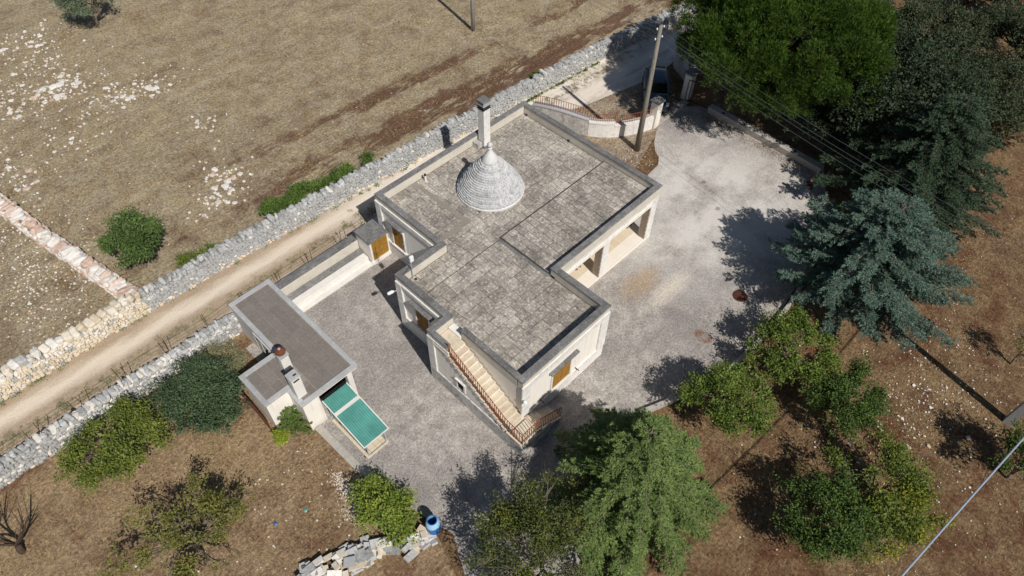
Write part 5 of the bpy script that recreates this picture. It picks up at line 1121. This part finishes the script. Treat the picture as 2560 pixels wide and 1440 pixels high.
for (x, y, m_, lb, s) in ((0.9, 14.1, 'drum', 'pale blue scrap of plastic lying in the garden grass', 0.08), (2.1, 13.7, 'green_sheet', 'bright green scrap of plastic lying in the garden grass', 0.10)):
    b = MB(); n = 7; b.v = [(s * math.cos(2 * math.pi * k / n) * rnd.uniform(.6, 1.1), s * math.sin(2 * math.pi * k / n) * rnd.uniform(.6, 1.1), rnd.uniform(0.02, 0.06)) for k in range(n)] + [(0, 0, 0.08)] + [(0, 0, 0.01)]
    b.f = [(k, (k + 1) % n, n) for k in range(n)] + [((k + 1) % n, k, n + 1) for k in range(n)]
    o = b.build('litter', m_); o.location = (x, y, 0); tag(o, lb, 'litter')

# ------------------------------------------------------------------ car in the shade of the pine
car = empty('parked_car', (35.6, 20.75, 0), R(218), 'grey-blue hatchback parked in the shade behind the gate pillar', 'car')
def loft(secs, closed=True):
    b = MB(); n = len(secs[0])
    for s_ in secs: b.v += s_
    for k in range(len(secs) - 1):
        for j in range(n - (0 if closed else 1)):
            a = k * n + j; c = k * n + (j + 1) % n; b.f.append((a, a + n, c + n, c))
    b.f += [tuple(range(n)), tuple((len(secs) - 1) * n + j for j in reversed(range(n)))]
    return b
def ring(x, w_, z0, z1, cz=0.16):
    return [(x, -w_ + 0.05, z0), (x, -w_, z0 + cz), (x, -w_, z1 - cz), (x, -w_ + 0.10, z1 - 0.03), (x, -w_ * 0.5, z1), (x, w_ * 0.5, z1), (x, w_ - 0.10, z1 - 0.03), (x, w_, z1 - cz), (x, w_, z0 + cz), (x, w_ - 0.05, z0)]
body = loft([ring(2.0, 0.62, 0.32, 0.62, 0.08), ring(1.92, 0.76, 0.22, 0.70), ring(1.6, 0.84, 0.20, 0.80), ring(0.95, 0.87, 0.20, 0.92), ring(0.3, 0.88, 0.20, 0.96), ring(-0.8, 0.88, 0.20, 0.98), ring(-1.6, 0.86, 0.22, 0.99), ring(-1.95, 0.78, 0.28, 0.92), ring(-2.0, 0.68, 0.34, 0.80, 0.1)]).build('body', 'car', car, smooth=True)
cab = loft([ring(1.0, 0.74, 0.80, 0.90, 0.03), ring(0.35, 0.66, 0.90, 1.40, 0.1), ring(0.0, 0.64, 0.9, 1.46, 0.1), ring(-0.9, 0.64, 0.9, 1.46, 0.1), ring(-1.5, 0.64, 0.9, 1.36, 0.1), ring(-1.92, 0.70, 0.85, 0.98, 0.03)]).build('cabin', 'car', car, smooth=True)
MB().quad((0.93, -0.64, 0.955), (0.93, 0.64, 0.955), (0.40, 0.54, 1.385), (0.40, -0.54, 1.385)).build('windscreen', 'glass', car).location = (0.015, 0, 0.02)
MB().quad((-1.86, 0.58, 1.02), (-1.86, -0.58, 1.02), (-1.53, -0.5, 1.345), (-1.53, 0.5, 1.345)).build('rear_window', 'glass', car).location = (-0.02, 0, 0.02)
for s_ in (-1, 1):
    g = MB(); pts = [(0.72, 0.745, 0.97), (-1.5, 0.725, 0.99), (-1.42, 0.665, 1.28), (-0.9, 0.655, 1.36), (0.05, 0.655, 1.36), (0.36, 0.672, 1.30)]
    g.v = [(x, s_ * (y + 0.012), z) for x, y, z in pts]; g.f = [tuple(range(6)) if s_ > 0 else tuple(reversed(range(6)))]; g.build('side_window', 'glass', car)
    mr = MB().box(0.62, 0.76, s_ * 0.90 - 0.07, s_ * 0.90 + 0.07, 0.95, 1.07).build('mirror', 'car', car, 0.02)
    MB().prism([(1.62, s_ * 0.62), (1.93, s_ * 0.55), (1.90, s_ * 0.76), (1.60, s_ * 0.82)][::s_], 0.66, 0.775).build('headlight', 'lamp', car, 0.02)
    for x in (1.28, -1.28):
        wv = empty('wheel', (x, s_ * 0.80, 0.31)); wv.parent = car
        ty = MB().lathe([(0.19, -0.09), (0.29, -0.095), (0.31, -0.06), (0.31, 0.06), (0.29, 0.095), (0.19, 0.09), (0.19, -0.09)], 0, 0, 22, False).build('tyre', 'tyre', wv); ty.rotation_euler = (R(90), 0, 0)
        rm = MB().lathe([(0.19, -0.075), (0.19, 0.075), (0.05, 0.06), (0.05, -0.06)], 0, 0, 12).build('rim', 'metal', wv); rm.rotation_euler = (R(90), 0, 0)
    tl = MB().box(-1.99, -1.90, s_ * 0.66 - 0.09, s_ * 0.66 + 0.09, 0.72, 0.92).build('tail_light', 'tile_red', car, 0.01)
MB().box(1.985, 2.015, -0.26, 0.26, 0.36, 0.47).build('number_plate', 'plasterbox', car)
MB().box(1.96, 2.005, -0.5, 0.5, 0.50, 0.58).build('grille', 'metal_dark', car, 0.01)

# ------------------------------------------------------------------ person walking in the tree shade
def skinned(name, joints, edges, mat, parent, root=0, sub=1):
    m = bpy.data.meshes.new(name); m.from_pydata([j[0] for j in joints], edges, []); m.update()
    o = link(name, m, mat, parent); o.modifiers.new('skin', 'SKIN'); sv = m.skin_vertices[0].data
    for i, j in enumerate(joints):
        r = j[1]; sv[i].radius = (r, r) if not isinstance(r, tuple) else r
    sv[root].use_root = True
    o.modifiers['skin'].use_smooth_shade = True
    ss = o.modifiers.new('sub', 'SUBSURF'); ss.levels = sub; ss.render_levels = sub
    return o
pe = empty('person', (33.95, 8.45, 0), R(120), 'person in a dark navy sweater and grey-blue trousers walking in tree shade', 'person')
# facing +x of the empty; mid stride
J = [((0, 0, 0.92), (0.13, 0.10)), ((0, 0, 1.12), (0.13, 0.10)), ((0.01, 0, 1.34), (0.15, 0.10)), ((0.02, 0, 1.47), 0.055), ((0.04, 0, 1.57), 0.085), ((0.05, 0, 1.68), 0.085),
     ((0.0, 0.10, 0.88), 0.085), ((0.14, 0.11, 0.50), 0.06), ((0.12, 0.11, 0.10), 0.042), ((0.26, 0.12, 0.05), 0.038),
     ((0.0, -0.10, 0.88), 0.085), ((-0.02, -0.11, 0.49), 0.06), ((-0.26, -0.11, 0.14), 0.042), ((-0.16, -0.12, 0.04), 0.038),
     ((0.01, 0.19, 1.40), 0.055), ((-0.10, 0.25, 1.14), 0.043), ((-0.04, 0.26, 0.92), 0.03), ((0.01, 0.19, 1.40), 0.055)]
J[17] = ((0.01, -0.19, 1.40), 0.055); J += [((0.05, -0.26, 1.14), 0.043), ((0.22, -0.25, 1.00), 0.03)]
Eg = [(0, 1), (1, 2), (2, 3), (3, 4), (4, 5), (0, 6), (6, 7), (7, 8), (8, 9), (0, 10), (10, 11), (11, 12), (12, 13), (2, 14), (14, 15), (15, 16), (2, 17), (17, 18), (18, 19)]
def hand(J, Eg, wrist, d, side):
    d = Vector(d).normalized(); s = Vector((0, side, 0)).cross(d).normalized() if True else None
    w_ = Vector(J[wrist][0]); pi = len(J); J.append((tuple(w_ + d * 0.06), (0.035, 0.016))); Eg.append((wrist, pi))
    for k, ln in enumerate((0.07, 0.08, 0.075, 0.06)):
        a = w_ + d * 0.09 + s * (0.024 * (1.5 - k)); i = len(J); J += [(tuple(a), 0.009), (tuple(a + d * ln * 0.6), 0.008), (tuple(a + d * ln - Vector((0, side * 0.02, 0))), 0.007)]; Eg += [(pi, i), (i, i + 1), (i + 1, i + 2)]
    i = len(J); J += [(tuple(w_ + d * 0.05 + s * 0.045), 0.010), (tuple(w_ + d * 0.09 + s * 0.065), 0.008)]; Eg += [(pi, i), (i, i + 1)]
hand(J, Eg, 16, (0.15, 0.02, -1), 1); hand(J, Eg, 19, (0.75, 0.02, -0.65), -1)
skinned('body', J, Eg, 'skin', pe)
TJ = [((0, 0, 0.90), (0.155, 0.125)), ((0, 0, 1.12), (0.16, 0.13)), ((0.01, 0, 1.34), (0.175, 0.125)), ((0.015, 0, 1.44), (0.09, 0.08)), ((0.01, 0.20, 1.40), 0.075), ((-0.10, 0.255, 1.14), 0.06), ((-0.045, 0.26, 0.94), 0.05), ((0.01, -0.20, 1.40), 0.075), ((0.05, -0.265, 1.14), 0.06), ((0.20, -0.252, 1.01), 0.05)]
skinned('sweater', TJ, [(0, 1), (1, 2), (2, 3), (2, 4), (4, 5), (5, 6), (2, 7), (7, 8), (8, 9)], 'navy', pe)
LJ = [((0, 0, 0.94), (0.145, 0.115)), ((0, 0.10, 0.86), 0.105), ((0.14, 0.11, 0.50), 0.078), ((0.115, 0.11, 0.11), 0.066), ((0, -0.10, 0.86), 0.105), ((-0.02, -0.11, 0.49), 0.078), ((-0.25, -0.11, 0.16), 0.066)]
skinned('trousers', LJ, [(0, 1), (1, 2), (2, 3), (0, 4), (4, 5), (5, 6)], 'jeans', pe)
for (a, b_) in (((0.08, 0.11, 0.06), (0.29, 0.12, 0.045)), ((-0.29, -0.11, 0.12), (-0.12, -0.12, 0.04))): skinned('shoe', [(a, 0.05), (b_, 0.045)], [(0, 1)], 'shoe', pe)
hd = MB().lathe([(0.03, 1.60), (0.092, 1.615), (0.105, 1.66), (0.10, 1.72), (0.07, 1.765), (0.01, 1.785)], 0.025, 0, 14).build('hair', 'hair', pe, smooth=True)
MB().tube([(0.125, 0, 1.625), (0.15, 0, 1.605)], [0.012, 0.016], 6).build('nose', 'skin', pe)
for s_ in (-1, 1):
    MB().tube([(0.045, s_ * 0.083, 1.635), (0.03, s_ * 0.10, 1.62)], [0.02, 0.012], 6).build('ear', 'skin', pe); MB().tube([(0.122, s_ * 0.034, 1.645), (0.132, s_ * 0.034, 1.645)], 0.011, 6).build('eye', 'hair', pe)
MB().box(0.122, 0.130, -0.025, 0.025, 1.57, 1.578).build('mouth', 'tile_red', pe)
